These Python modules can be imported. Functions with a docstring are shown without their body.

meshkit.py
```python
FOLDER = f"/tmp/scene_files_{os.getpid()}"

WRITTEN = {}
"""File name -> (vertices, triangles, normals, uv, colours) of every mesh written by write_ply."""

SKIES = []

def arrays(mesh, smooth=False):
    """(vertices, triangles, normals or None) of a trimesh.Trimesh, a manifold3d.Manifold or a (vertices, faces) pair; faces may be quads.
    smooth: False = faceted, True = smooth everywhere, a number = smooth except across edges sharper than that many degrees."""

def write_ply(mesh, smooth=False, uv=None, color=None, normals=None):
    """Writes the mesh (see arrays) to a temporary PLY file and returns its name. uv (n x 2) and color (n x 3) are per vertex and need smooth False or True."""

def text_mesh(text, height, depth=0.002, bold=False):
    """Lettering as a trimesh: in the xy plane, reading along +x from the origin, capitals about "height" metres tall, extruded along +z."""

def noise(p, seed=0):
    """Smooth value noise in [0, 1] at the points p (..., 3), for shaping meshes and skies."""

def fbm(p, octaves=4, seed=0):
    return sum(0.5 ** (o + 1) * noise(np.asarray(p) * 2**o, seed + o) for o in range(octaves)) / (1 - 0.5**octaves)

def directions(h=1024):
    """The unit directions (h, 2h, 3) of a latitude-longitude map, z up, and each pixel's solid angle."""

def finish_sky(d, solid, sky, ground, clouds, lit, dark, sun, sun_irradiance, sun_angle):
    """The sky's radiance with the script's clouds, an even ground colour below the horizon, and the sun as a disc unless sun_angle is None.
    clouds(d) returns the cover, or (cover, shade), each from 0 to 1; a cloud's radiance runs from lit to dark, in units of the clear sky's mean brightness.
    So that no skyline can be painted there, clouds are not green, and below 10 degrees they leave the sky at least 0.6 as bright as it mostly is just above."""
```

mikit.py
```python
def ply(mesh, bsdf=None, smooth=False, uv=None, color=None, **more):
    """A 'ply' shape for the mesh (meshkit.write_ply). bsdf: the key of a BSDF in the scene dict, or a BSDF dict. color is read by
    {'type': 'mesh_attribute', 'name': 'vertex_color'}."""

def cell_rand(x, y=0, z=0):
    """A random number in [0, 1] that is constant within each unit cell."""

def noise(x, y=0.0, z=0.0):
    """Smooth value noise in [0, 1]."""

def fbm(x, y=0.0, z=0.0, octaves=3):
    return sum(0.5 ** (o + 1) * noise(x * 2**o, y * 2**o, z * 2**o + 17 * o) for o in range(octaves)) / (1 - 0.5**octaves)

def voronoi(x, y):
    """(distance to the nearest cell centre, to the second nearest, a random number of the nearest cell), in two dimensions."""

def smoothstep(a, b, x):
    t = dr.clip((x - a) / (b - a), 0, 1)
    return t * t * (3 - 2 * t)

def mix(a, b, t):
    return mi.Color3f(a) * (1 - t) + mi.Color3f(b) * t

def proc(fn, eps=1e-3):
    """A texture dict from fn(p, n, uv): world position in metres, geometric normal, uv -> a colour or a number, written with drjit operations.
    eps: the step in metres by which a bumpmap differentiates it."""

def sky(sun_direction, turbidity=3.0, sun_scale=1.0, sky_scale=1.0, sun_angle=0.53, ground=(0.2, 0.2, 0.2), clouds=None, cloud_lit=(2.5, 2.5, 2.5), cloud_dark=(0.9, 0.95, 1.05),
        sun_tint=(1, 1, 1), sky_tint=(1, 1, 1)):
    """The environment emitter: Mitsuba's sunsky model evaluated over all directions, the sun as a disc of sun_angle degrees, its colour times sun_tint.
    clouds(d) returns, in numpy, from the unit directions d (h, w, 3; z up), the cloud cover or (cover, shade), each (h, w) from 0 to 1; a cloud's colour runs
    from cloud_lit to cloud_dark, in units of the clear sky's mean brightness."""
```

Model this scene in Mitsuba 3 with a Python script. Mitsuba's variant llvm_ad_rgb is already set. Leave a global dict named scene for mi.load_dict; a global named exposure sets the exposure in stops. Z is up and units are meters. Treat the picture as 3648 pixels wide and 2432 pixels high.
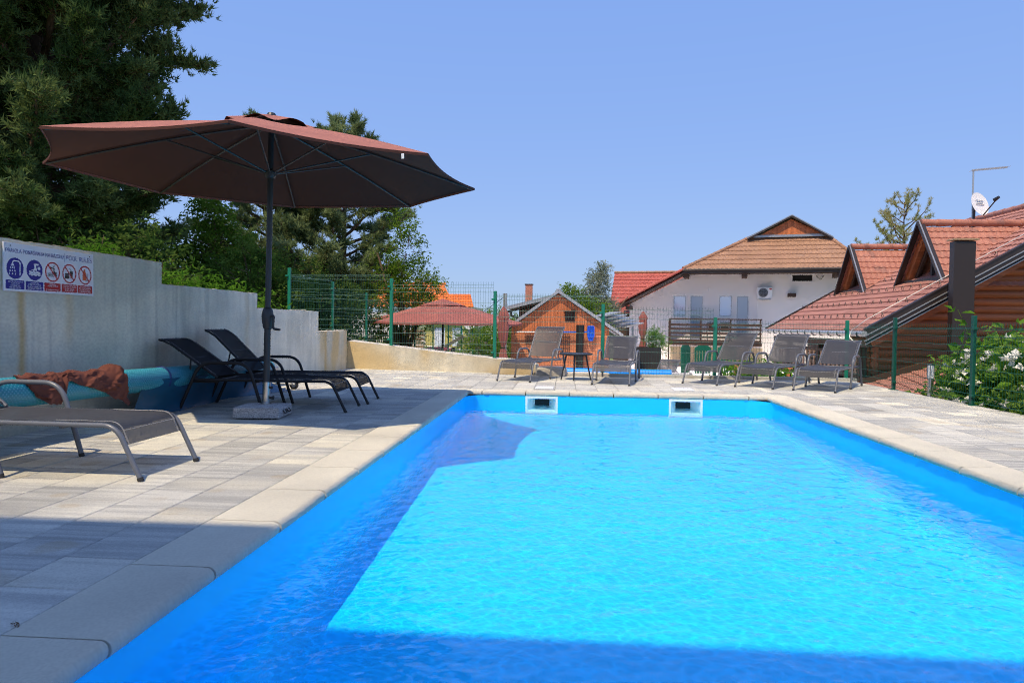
import math, random
import numpy as np, trimesh, mitsuba as mi, drjit as dr, mikit, meshkit
from shapely.geometry import Polygon, box as sbox, LineString, Point
from shapely import affinity
from mikit import noise, fbm, cell_rand, smoothstep, mix, voronoi

# ---------------------------------------------------------------- camera, sky, exposure
# world: x across the pool, y along it, z up, metres; paving at z = 0
T = mi.ScalarTransform4f
scene, labels = {}, {}
EYE, FWD, UP = [0, 0, 0.935], [-0.075871, 0.996783, -0.02583], [-0.015043, 0.024758, 0.99958]
scene['camera'] = {'type': 'perspective', 'fov': 73.74, 'fov_axis': 'x', 'near_clip': 0.05, 'far_clip': 5000.0,
                   'to_world': T().look_at(origin=EYE, target=[e + f for e, f in zip(EYE, FWD)], up=UP)}
SUN = (-0.235, -0.51, 1.0)
# a thin, even summer haze over the whole sky flattens its gradient
scene['sky'] = mikit.sky(SUN, turbidity=3.0, sun_scale=.87, sky_scale=1.05, sky_tint=(1.04, 1.0, .90), clouds=lambda d: (np.full(d.shape[:2], .5), np.exp(-np.degrees(np.arcsin(np.clip(d[..., 2], 0, 1))) / 10)), cloud_lit=(1.06, 1.82, 4.25), cloud_dark=(1.3, 1.75, 2.65), sun_tint=(1.03, 1.0, .90))
exposure = 1.7

# ---------------------------------------------------------------- helpers
rng = np.random.default_rng(7)
used = {}
def numbered(key):
    n = used.get(key, -1) + 1
    used[key] = n
    return key if n == 0 else f'{key}_{n:03d}'
def thing(name, label, cat, group=None):
    k = numbered(name)
    labels[k] = {'label': label, 'category': cat}
    if group: labels[k]['group'] = group
    return k
def put(name, mesh, mat, parent=None, smooth=False, label=None, cat=None, group=None, kind=None, color=None, to_world=None):
    k = numbered((parent + '__' if parent else '') + name)
    scene[k] = mikit.ply(mesh, mat, smooth=smooth, color=color) if not isinstance(mesh, dict) else dict(mesh)
    if to_world is not None: scene[k]['to_world'] = to_world
    d = {a: b for a, b in (('label', label), ('category', cat), ('group', group), ('kind', kind)) if b}
    if d: labels[k] = d
    return k
class MB:
    """collects faces of one mesh"""
    def __init__(s): s.v, s.f, s.n = [], [], 0
    def add(s, v, f):
        v, f = np.asarray(v, float), np.asarray(f, int)
        if f.shape[1] == 4: f = np.vstack([f[:, [0, 1, 2]], f[:, [0, 2, 3]]])
        s.v.append(v); s.f.append(f + s.n); s.n += len(v); return s
    def mesh(s, m): return s.add(m.vertices, m.faces)
    def get(s): return np.vstack(s.v), np.vstack(s.f)
    def box(s, a, b, c=0.0):
        a, b = np.minimum(a, b), np.maximum(a, b)
        return s.mesh(cbox(b - a, (a + b) / 2, None, c))
    def beam(s, p, q, w, h, up=(0, 0, 1), c=0.0):
        p, q = np.asarray(p, float), np.asarray(q, float)
        x = q - p; L = np.linalg.norm(x); x = x / L
        y = np.cross(up, x); y /= np.linalg.norm(y); z = np.cross(x, y)
        return s.mesh(cbox([L, w, h], (p + q) / 2, np.stack([x, y, z], 1), c))
    def tube(s, path, r, sides=10, caps=True):
        v, f = tube(path, r, sides, caps); return s.add(v, f)
    def quad(s, *p): return s.add(p, [[0, 1, 2, 3]])
_BV = np.array([[x, y, z] for x in (-.5, .5) for y in (-.5, .5) for z in (-.5, .5)])
_BF = np.array([[0, 1, 3, 2], [4, 6, 7, 5], [0, 4, 5, 1], [2, 3, 7, 6], [0, 2, 6, 4], [1, 5, 7, 3]])
_BT = np.vstack([_BF[:, [0, 1, 2]], _BF[:, [0, 2, 3]]])
def cbox(size, ctr=(0, 0, 0), R=None, c=0.0):
    """box with optional chamfer c"""
    size = np.asarray(size, float)
    if c <= 0:
        v = _BV * size; f = _BT
    else:
        c = min(c, size.min() * 0.45)
        pts = np.vstack([np.sign(_BV) * (size / 2 - c * (1 - np.eye(3)[a])) for a in range(3)])
        h = trimesh.convex.convex_hull(pts); v, f = np.array(h.vertices), np.array(h.faces)
    if R is not None: v = v @ np.asarray(R).T
    return trimesh.Trimesh(v + np.asarray(ctr, float), f, process=False)
def tube(path, r, sides=10, caps=True):
    p = np.asarray(path, float); n = len(p)
    t = np.gradient(p, axis=0) if n > 2 else np.repeat((p[1] - p[0])[None], 2, 0)
    t = t / (np.linalg.norm(t, axis=1, keepdims=True) + 1e-12)
    r = np.broadcast_to(np.asarray(r, float), (n,))
    a = np.cross(t[0], [0, 0, 1.0] if abs(t[0][2]) < .9 else [1.0, 0, 0]); A = []
    for k in range(n):
        a = a - t[k] * (a @ t[k]); a = a / (np.linalg.norm(a) + 1e-12); A.append(a)
    A = np.array(A); B = np.cross(t, A); g = np.arange(sides) * 2 * np.pi / sides
    v = p[:, None] + r[:, None, None] * (np.cos(g)[None, :, None] * A[:, None] + np.sin(g)[None, :, None] * B[:, None])
    i, j = np.meshgrid(np.arange(n - 1), np.arange(sides), indexing='ij')
    q = np.stack([i * sides + j, i * sides + (j + 1) % sides, (i + 1) * sides + (j + 1) % sides, (i + 1) * sides + j], -1).reshape(-1, 4)
    f = np.vstack([q[:, [0, 1, 2]], q[:, [0, 2, 3]]]); v = v.reshape(-1, 3)
    if caps:
        k = len(v); v = np.vstack([v, p[0], p[-1]]); s = np.arange(sides)
        f = np.vstack([f, np.stack([(s + 1) % sides, s, s * 0 + k], 1), np.stack([(n - 1) * sides + s, (n - 1) * sides + (s + 1) % sides, s * 0 + k + 1], 1)])
    return v, f
def bez(pts, r=0.08, n=6):
    """polyline with rounded corners"""
    p = [np.asarray(q, float) for q in pts]; out = [p[0]]
    for a, b, c in zip(p, p[1:], p[2:]):
        u, w = a - b, c - b; lu, lw = np.linalg.norm(u), np.linalg.norm(w)
        d = min(r, lu * .45, lw * .45); s, e = b + u / lu * d, b + w / lw * d
        for t in np.linspace(0, 1, n): out.append((1 - t)**2 * s + 2 * t * (1 - t) * b + t * t * e)
    return np.array(out + [p[-1]])
def lathe(prof, sides=20, ctr=(0, 0, 0)):
    pr = np.asarray(prof, float); n = len(pr); g = np.arange(sides) * 2 * np.pi / sides
    v = np.stack([pr[:, :1] * np.cos(g), pr[:, :1] * np.sin(g), np.repeat(pr[:, 1:], sides, 1)], -1).reshape(-1, 3)
    i, j = np.meshgrid(np.arange(n - 1), np.arange(sides), indexing='ij')
    q = np.stack([i * sides + j, i * sides + (j + 1) % sides, (i + 1) * sides + (j + 1) % sides, (i + 1) * sides + j], -1).reshape(-1, 4)
    return v + np.asarray(ctr, float), np.vstack([q[:, [0, 1, 2]], q[:, [0, 2, 3]]])
def grid(fn, nu, nv, u=(0, 1), v=(0, 1)):
    U, V = np.meshgrid(np.linspace(*u, nu), np.linspace(*v, nv), indexing='ij')
    P = np.stack(fn(U, V), -1).reshape(-1, 3)
    i, j = np.meshgrid(np.arange(nu - 1), np.arange(nv - 1), indexing='ij')
    q = np.stack([i * nv + j, (i + 1) * nv + j, (i + 1) * nv + j + 1, i * nv + j + 1], -1).reshape(-1, 4)
    return P, np.vstack([q[:, [0, 1, 2]], q[:, [0, 2, 3]]])
def extr(poly, h, fr=None):
    """shapely polygon extruded by h along the third axis of frame fr = (origin, X, Y)"""
    gs = getattr(poly, 'geoms', [poly])
    m = trimesh.util.concatenate([trimesh.creation.extrude_polygon(g, h, engine='earcut') for g in gs if g.area > 1e-9])
    v = np.array(m.vertices)
    if fr is not None:
        o, X, Y = (np.asarray(a, float) for a in fr); v = o + v[:, :1] * X + v[:, 1:2] * Y + v[:, 2:] * np.cross(X, Y)
    return trimesh.Trimesh(v, m.faces, process=False)
def sm(a, b, x):
    t = np.clip((x - a) / (b - a), 0, 1); return t * t * (3 - 2 * t)

# ---------------------------------------------------------------- materials
def rgb(c): return {'type': 'rgb', 'value': [float(x) for x in c]}
def mat(name, c, rough=0.6, metal=0.0, spec=0.4, bump=None, bs=0.002, eps=2e-3, rt=None, **kw):
    base = c if isinstance(c, dict) else mikit.proc(c) if callable(c) else rgb(c)
    d = {'type': 'principled', 'base_color': base, 'roughness': mikit.proc(rt) if rt else float(rough), 'metallic': float(metal), 'specular': float(spec), **kw}
    if bump: d = {'type': 'bumpmap', 'tex': mikit.proc(bump, eps), 'scale': float(bs), 'bsdf': d}
    scene[name] = {'type': 'twosided', 'bsdf': d}
    return name
def leafmat(name, a, b, s=3.0, dt=0.7, tr=None):
    scene[name] = {'type': 'principledthin', 'base_color': mikit.proc(lambda p, n, uv: mix(a, b, smoothstep(.3, .7, noise(p.x * s, p.y * s, p.z * s)))), 'roughness': 0.5, 'diff_trans': float(dt), 'spec_trans': 0.0}
    return name

def paver_col(off, lo, hi, warm):
    def fn(p, n, uv):
        s = fbm(p.x * 1.6 + off, p.y * 26 + off * 3, off, 4)
        big = noise(p.x * .7, p.y * .7, off)
        t = smoothstep(.3, .68, s * .75 + big * .25)
        c = mix(lo, hi, t)
        c = c * (1 - .16 * smoothstep(.55, .8, fbm(p.x * 1.1 + 3, p.y * 1.1, 40, 4)))
        c = mix(c, (.30, .235, .15), smoothstep(.80, .90, noise(p.x * 5.3, p.y * 5.3, 60)) * .35)
        c = mix(c, warm, smoothstep(.55, .9, noise(p.x * 1.1 + 9, p.y * 3 + off, 5)) * .6)
        g = fbm(p.x * 160, p.y * 160, 0, 2)
        return c * (.86 + .28 * g) * mi.Color3f(.985, 1.005, .965)
    return fn
pav_bump = lambda p, n, uv: fbm(p.x * 30, p.y * 120, 0, 3) + .6 * noise(p.x * 220, p.y * 220, 0)
PAV = [mat(f'm_paver_{i}', paver_col(i * 3.7, lo, hi, wm), .75, spec=.3, bump=pav_bump, bs=.0012) for i, (lo, hi, wm) in enumerate([
    ((.29, .288, .28), (.43, .42, .40), (.47, .445, .39)), ((.33, .325, .315), (.48, .467, .435), (.51, .48, .41)),
    ((.24, .24, .238), (.39, .383, .37), (.43, .41, .36)), ((.42, .405, .365), (.55, .52, .45), (.55, .51, .425)),
    ((.27, .268, .262), (.41, .402, .385), (.455, .43, .375))])]
mat('m_coping', lambda p, n, uv: mix((.375, .36, .31), (.515, .492, .415), fbm(p.x * 2.2, p.y * 2.2, 1, 4)) * (.94 + .12 * noise(p.x * 150, p.y * 150, 2)) * mi.Color3f(1.0, 1, .97), .8, spec=.25,
    bump=lambda p, n, uv: fbm(p.x * 40 + 8 * noise(p.y * 6, p.x * 6), p.y * 9, p.z * 60, 3), bs=.0014)
mat('m_joint', lambda p, n, uv: mix((.05, .045, .035), (.13, .115, .085), noise(p.x * 30, p.y * 30, 0)), .95, spec=.1)
def concrete(p, n, uv):
    a = fbm(p.x * 1.3 + 3, p.y * 1.3, p.z * 1.3, 4)
    st = fbm(p.y * 7 + p.x * 7, p.z * .7, 3, 3)                      # vertical streaks
    c = mix((.55, .545, .50), (.76, .735, .67), smoothstep(.3, .72, a * .55 + st * .45))
    drip = smoothstep(.56, .80, fbm(p.y * 16 + p.x * 16, p.z * .8, 21, 3)); c = mix(c, (.34, .35, .33), drip * .28)
    pale = smoothstep(.58, .8, fbm(p.y * 3 + p.x * 2, p.z * 2.0, 31, 4)); c = mix(c, (.74, .71, .645), pale * .6)
    gray = smoothstep(.5, .75, fbm(p.y * .9 + p.x, p.z * 2.2, 7, 3))
    c = mix(c, (.46, .48, .47), gray * .5)
    far = smoothstep(11.2, 12.2, p.y)
    oc = smoothstep(.42, .74, fbm(p.y * 2.3 + p.x * 1.7, p.z * .9, 11, 3))
    c = mix(c, (.56, .43, .235), far * (.18 + oc * .72))
    r1 = smoothstep(.07, .0, dr.abs(p.y - 5.12 - .035 * noise(p.z * 6, 2))) * smoothstep(.05, .5, p.z) * smoothstep(1.3, 1.1, p.z)
    r2 = smoothstep(.09, .0, dr.abs(p.y - 5.62 - .06 * noise(p.z * 5, 4))) * smoothstep(.6, .9, p.z) * .5
    r3 = smoothstep(.12, .0, dr.abs(p.y - 12.1 - .09 * noise(p.z * 5, 6))) * .9 * smoothstep(-3.9, -4.2, p.x)
    r4 = smoothstep(.10, .0, dr.abs(p.y - 9.0 - .06 * noise(p.z * 4, 8))) * .35
    c = mix(c, (.52, .36, .15), dr.maximum(dr.maximum(r1, r2), dr.maximum(r3, r4)) * .75)
    low_dark = smoothstep(.45, .0, p.z + .25 * noise(p.y * 3, 5)) * smoothstep(11.5, 10, p.y)  # darker towards the wall foot, fading out at the far end
    return mix(c, (.20, .225, .215), low_dark * .5) * (.9 + .2 * noise(p.x * 60, p.y * 60, p.z * 60)) * mi.Color3f(1.04, 1.01, .90)
mat('m_concrete', concrete, .9, spec=.2, bump=lambda p, n, uv: fbm(p.x * 14, p.y * 14, p.z * 14, 4), bs=.006)
mat('m_concrete_top', lambda p, n, uv: mix((.36, .34, .31), (.58, .55, .49), fbm(p.x * 30, p.y * 30, p.z * 30, 3)), .95, spec=.15, bump=lambda p, n, uv: fbm(p.x * 40, p.y * 40, p.z * 40, 3), bs=.01)
mat('m_liner', lambda p, n, uv: mix((.012, .55, .97), (.016, .59, .98), noise(p.x * 2, p.y * 2, p.z * 2)), .35, spec=.4)
mat('m_white_plastic', (.80, .81, .80), .35)
mat('m_dark', (.012, .012, .012), .6)
mat('m_frame_grey', (.12, .13, .15), .35, spec=.5, clearcoat=.3)
mat('m_frame_char', (.018, .018, .020), .5, spec=.3)
def weave(lo, hi):
    return lambda p, n, uv: mix(lo, hi, noise(p.x * 60, p.y * 60, p.z * 60) * .5 + .5 * fbm(p.x * 7, p.y * 7, p.z * 7, 2))
def mesh_fabric(name, lo, hi, op, sp=.4, sh=.15):
    scene[name] = {'type': 'mask', 'opacity': float(op), 'bsdf': {'type': 'twosided', 'bsdf': {'type': 'principled', 'base_color': mikit.proc(weave(lo, hi)), 'roughness': .5 if sp > .2 else .8, 'specular': sp, 'sheen': sh}}}
mesh_fabric('m_sling_grey', (.032, .033, .038), (.052, .054, .062), .90)
mesh_fabric('m_sling_black', (.006, .006, .008), (.012, .012, .015), .96, .1, 0.0)
mat('m_seam', (.30, .30, .30), .7)
mat('m_rubber', (.03, .03, .03), .7)
mat('m_pole', (.028, .031, .036), .4, spec=.5)
mat('m_steel', (.62, .60, .57), .22, metal=1.0)
mat('m_granite', lambda p, n, uv: mix((.19, .19, .195), (.50, .495, .49), smoothstep(.25, .7, fbm(p.x * 120, p.y * 120, p.z * 120, 2))), .6)
scene['m_canopy'] = {'type': 'twosided', 'under': {'type': 'principled', 'base_color': rgb((.082, .034, .026)), 'roughness': .85, 'specular': .2}, 'outer': {'type': 'principled', 'specular': .2, 'base_color': mikit.proc(lambda p, n, uv: mix((.245, .10, .08), (.305, .13, .105), fbm(p.x * 4, p.y * 4, p.z * 9, 3)) * (.92 + .16 * noise(p.x * 40, p.y * 40, p.z * 40))), 'roughness': .8}}  # underside colour darkened: the shade below the canopy is painted in
mat('m_brown_cloth', lambda p, n, uv: mix((.105, .037, .027), (.155, .055, .040), fbm(p.x * 8, p.y * 8, p.z * 8, 3)), .85, spec=.2, sheen=.4)
mat('m_cloth_red', lambda p, n, uv: mix((.25, .085, .075), (.33, .12, .10), fbm(p.x * 4, p.y * 4, p.z * 4, 3)), .85, spec=.2)
mat('m_bubble', lambda p, n, uv: mix((.015, .30, .42), (.05, .44, .56), fbm(p.y * 2.0, p.z * 9, p.x * 9, 3)), .3, spec=.5)
mat('m_bubble_shaded', lambda p, n, uv: mix((.004, .06, .11), (.008, .10, .21), fbm(p.y * 2.0, p.z * 9, p.x * 9, 3)), .4, spec=.4)  # darkened cover colour; shade below the roll is painted in
mat('m_strap', (.005, .03, .15), .6)
mat('m_blue_roll', (.01, .26, .80), .35)
mat('m_sign_white', (.72, .73, .78), .35)
mat('m_sign_blue', (.012, .014, .22), .4)
mat('m_sign_red', (.42, .012, .015), .4)
mat('m_sign_black', (.012, .012, .012), .4)
mat('m_sign_orange', (.60, .10, .02), .4)
mat('m_green_post', (.012, .20, .125), .38, spec=.5)
mat('m_green_shaded', (.006, .085, .060), .4, spec=.5)  # darker copy of the post green with the shaded side painted in
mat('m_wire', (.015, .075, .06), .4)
mat('m_wire_glint', (.14, .27, .22), .3, spec=.6)  # paler copy of the wire colour that paints sun glint on cross wires
mat('m_bark', lambda p, n, uv: mix((.09, .065, .045), (.22, .145, .10), fbm(p.x * 22, p.y * 22, p.z * 5, 3)), .9, spec=.1, bump=lambda p, n, uv: fbm(p.x * 25, p.y * 25, p.z * 7, 3), bs=.02)
mat('m_white_wall', lambda p, n, uv: mix((.78, .75, .73), (.85, .825, .80), fbm(p.x * .8, p.y * .8, p.z * .5, 4)), .9, spec=.1)
mat('m_cream_wall', (.62, .52, .34), .9, spec=.1)
mat('m_dark_wood', lambda p, n, uv: mix((.035, .018, .011), (.075, .04, .024), fbm(p.x * 6, p.y * 6, p.z * 40, 3)), .6)
def woodc(lo, hi, ax):
    def fn(p, n, uv):
        q = {'x': (p.x * 1.2, p.y * 24, p.z * 24), 'z': (p.x * 24, p.y * 24, p.z * 1.2)}[ax]
        return mix(lo, hi, fbm(*q, 4)) * (.85 + .3 * cell_rand(p.x * 7.7 if ax == 'z' else 0, 0, p.z * 7 if ax == 'x' else 0))
    return fn
mat('m_log', woodc((.24, .075, .026), (.46, .165, .062), 'x'), .55, spec=.35)
mat('m_board_v', woodc((.40, .115, .038), (.62, .20, .075), 'z'), .55, spec=.35)
mat('m_board_h', woodc((.42, .15, .07), (.64, .26, .13), 'x'), .6, spec=.3)
mat('m_brown_metal', (.030, .021, .018), .4, spec=.5)
mat('m_grey_metal', (.36, .38, .40), .35, metal=.5)
mat('m_zinc', (.50, .51, .50), .35, metal=.6)
def tilec(lo, hi, s, dark=None):
    def fn(p, n, uv):
        c = mix(lo, hi, fbm(p.x * s, p.y * s, p.z * s, 3)) * (.84 + .18 * noise(p.x * 40, p.y * 40, p.z * 40) + .14 * cell_rand(p.x * 2.9, p.y * 2.9, p.z * 5.0))
        c = mix(c, mi.Color3f(hi) * .55 + .10, smoothstep(.62, .85, fbm(p.x * 1.7, p.y * 1.7, p.z * 5 + 9, 4)) * .4)
        if dark is not None:
            c = mix(c, dark, smoothstep(.55, .85, noise(p.x * 5.5 + 2.4 * p.z, p.z * 4.5, p.y * 3)) * .65)
        return c
    return fn
mat('m_tile_red', tilec((.29, .135, .105), (.385, .185, .145), 2.0), .6, spec=.3)
mat('m_tile_dormer', tilec((.36, .145, .10), (.45, .20, .14), 3.0, (.23, .12, .10)), .6, spec=.3)
mat('m_tile_tan', tilec((.28, .155, .095), (.38, .22, .14), 1.2), .65, spec=.3)
mat('m_tile_wing', tilec((.37, .085, .065), (.46, .125, .095), 1.2), .6, spec=.3)
mat('m_tile_orange', tilec((.60, .135, .03), (.74, .22, .06), 1.4), .7, spec=.2)
mat('m_sky_curtain', lambda p, n, uv: mix((.68, .79, .95), (.80, .87, .96), fbm(p.x * 6, p.y * 6, p.z * .4, 2)), .9)  # blue of both curtain colours paints the sky reflection of the panes
mat('m_sky_curtain_dark', (.40, .46, .56), .8)
mat('m_pale_wood', (.42, .28, .17), .7)
mat('m_navy_plastic', (.01, .10, .62), .5)
scene['m_glass'] = {'type': 'thindielectric', 'int_ior': 1.5}
scene['m_lamp_glass'] = {'type': 'principled', 'base_color': rgb((.75, .78, .78)), 'roughness': .25, 'specular': .6}
mat('m_grass', lambda p, n, uv: mix(mix((.05, .085, .02), (.11, .15, .04), fbm(p.x * 1.5, p.y * 1.5, 0, 4)), (.50, .48, .44), smoothstep(.55, .75, fbm(p.x * .5, p.y * .5, 3, 3)) + smoothstep(-1.2, -.6, p.x) * smoothstep(11, 10, p.x) * smoothstep(13, 13.5, p.y) * smoothstep(34.5, 34, p.y) * 2), .95, spec=.1)  # pale terrace ground beyond the kerb is added to bounce light upward
mat('m_gravel', lambda p, n, uv: mix((.22, .205, .18), (.46, .44, .40), fbm(p.x * 40, p.y * 40, p.z * 40, 2)), .95, spec=.1)
mat('m_green_plastic', (.006, .11, .065), .4)
# ---------------------------------------------------------------- terrain
PX0, PX1, PY0, PY1 = -1.297, 2.702, 1.31, 9.311          # pool, inner edge of the coping
CW = 0.343                                               # coping width
DX0, DX1, DY0 = -4.32, 5.10, -1.15
def terrain(x, y):
    bank = 1.42 - .25 * sm(6.9, 7.2, y) - .2 * sm(9.2, 9.5, y) - .3 * sm(11.6, 11.9, y) - .12 * sm(12, 15, y) - .33 * sm(15, 17.5, y) - .55 * sm(17.5, 24, y) - .5 * sm(24, 34, y)
    bank = bank + .16 * np.clip(-x - 5, 0, 8) * (1 - .6 * sm(14, 26, y))
    far = -.18 - .25 * sm(15.5, 18, y) - .55 * sm(21, 30, y) - .5 * sm(30, 60, y)
    hump = (.42 - .30 * np.clip((x + 4.3) / 3.2, 0, 1)) * sm(12.7, 13.0, y) * (1 - sm(13.2, 19, y))
    far = far + np.where(x < -.9, hump + .16 * sm(-.9, -1.4, x) * (1 - sm(14, 20, y)), 0)
    left = sm(-4.40, -4.46, x)
    side = np.where(y > 13.2, sm(-4.0, -7.5, x), left)
    z = side * bank + (1 - side) * far
    under = (x > -4.42) & (x < 5.2) & (y < np.where(x < -.5, 13.35 - .1664 * (x + 4.33) + .13, 12.48))
    right = -.95 + .35 * sm(6.2, 5.2, x) - .5 * sm(14, 22, y)
    z = np.where((x >= 5.2) & (y < 26), right + (far - right) * sm(15, 26, y), z)
    z = np.where(under, -1.9, z)
    r = np.hypot(x, y)
    hill = sm(120, 420, r) * (2 + 4 * meshkit.fbm(np.stack([x * .006, y * .006, x * 0], -1), 3)) * sm(0, 80, y)
    return z + .04 * (meshkit.fbm(np.stack([x * .8, y * .8, x * 0], -1), 3) - .5) * (~under) + hill - 1.6 * sm(45, 110, r)
gx = np.unique(np.concatenate([np.arange(-30, 24, .5), [-4.46, -4.44, -4.42, -4.40, 5.19, 5.21], -30 - np.geomspace(.5, 900, 34), 24 + np.geomspace(.5, 900, 34)]))
gy = np.unique(np.concatenate([np.arange(-12, 42, .5), [12.47, 12.49, 12.6, 12.7, 12.85, 13.0], 42 + np.geomspace(.5, 900, 34), -12 - np.geomspace(.5, 300, 20)]))
X, Y = np.meshgrid(gx, gy, indexing='ij'); Z = terrain(X, Y)
i, j = np.meshgrid(np.arange(len(gx) - 1), np.arange(len(gy) - 1), indexing='ij'); nv = len(gy)
q = np.stack([i * nv + j, (i + 1) * nv + j, (i + 1) * nv + j + 1, i * nv + j + 1], -1).reshape(-1, 4)
put('terrain', (np.stack([X, Y, Z], -1).reshape(-1, 3), q), 'm_grass', smooth=True, kind='structure')

# ---------------------------------------------------------------- paving: bed, pavers, coping
bed = MB(); zt, zb = -.018, -1.4
ox0, ox1, oy0, oy1 = PX0 - .03, PX1 + .03, PY0 - .03, PY1 + .03
def far_edge(x): return np.where(x < -1.3, 13.35 - .1664 * (x + 4.33) + .12, 12.52)
for a, b in [((DX0 - .1, DY0, zb), (ox0, 12.52, zt)), ((ox1, DY0, zb), (DX1 + .06, 12.52, zt)), ((ox0, DY0, zb), (ox1, oy0, zt)), ((ox0, oy1, -.06), (ox1, 12.52, zt)), ((ox0, oy1 + .6, zb), (ox1, 12.52, -.062))]: bed.box(a, b)
bed.mesh(extr(Polygon([(DX0 - .1, 12.52), (-.4, 12.52), (-.4, 12.72), (DX0 - .1, 13.45)]), 1.3, ([0, 0, zt - 1.3], [1, 0, 0], [0, 1, 0])))
deck = put('pool_deck', bed.get(), 'm_joint', kind='structure')
PW, GAP = 0.304, 0.004
def paver(x0, x1, y0, y1):
    g = GAP / 2; dz = rng.normal(0, .0007, 4)
    v = np.array([(x0 + g, y0 + g, -.04), (x1 - g, y0 + g, -.04), (x1 - g, y1 - g, -.04), (x0 + g, y1 - g, -.04)])
    t = v.copy(); t[:, 2] = dz; c = .004
    m = t.copy(); m[:, 2] -= .004
    t[:, 0] += np.array([c, -c, -c, c]); t[:, 1] += np.array([c, c, -c, -c])
    V = np.vstack([v, m, t]); F = [[8, 9, 10, 11]]
    for k in range(4):
        l = (k + 1) % 4; F += [[k, l, 4 + l, 4 + k], [4 + k, 4 + l, 8 + l, 8 + k]]
    return V, np.array(F)
jobs = []
def lay(xa, xb, ya, yb_fn, from_right=False):
    x = xa
    while x < xb - .02:
        x1 = min(x + PW, xb)
        xx0, xx1 = (x, x1) if not from_right else (xa + xb - x1, xa + xb - x)
        yb = float(yb_fn((xx0 + xx1) / 2)); y = ya - rng.choice([0, .1, .15, .2, .3])
        while y < yb - .03:
            L = rng.choice([.303, .303, .606]); a, b = max(y, ya), min(y + L, yb)
            if b - a > .03: jobs.append((xx0, xx1, a, b))
            y += L
        x = x1
lay(DX0, PX0 - CW, 1.0, far_edge, True)
lay(PX1 + CW, DX1, .6, far_edge)
lay(PX0 - CW, PX1 + CW, PY1 + CW, far_edge)
jobs = [j for j in jobs]
def size_px(j): 
    x, y = (j[0] + j[1]) / 2, (j[2] + j[3]) / 2; d = math.hypot(x, y)
    vis = abs(math.atan2(x, y) + .076) < .66 and y > 1.25
    return (j[1] - j[0]) * (j[3] - j[2]) / d**3 * vis
jobs.sort(key=size_px, reverse=True)
rest = [MB() for _ in PAV]
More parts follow.
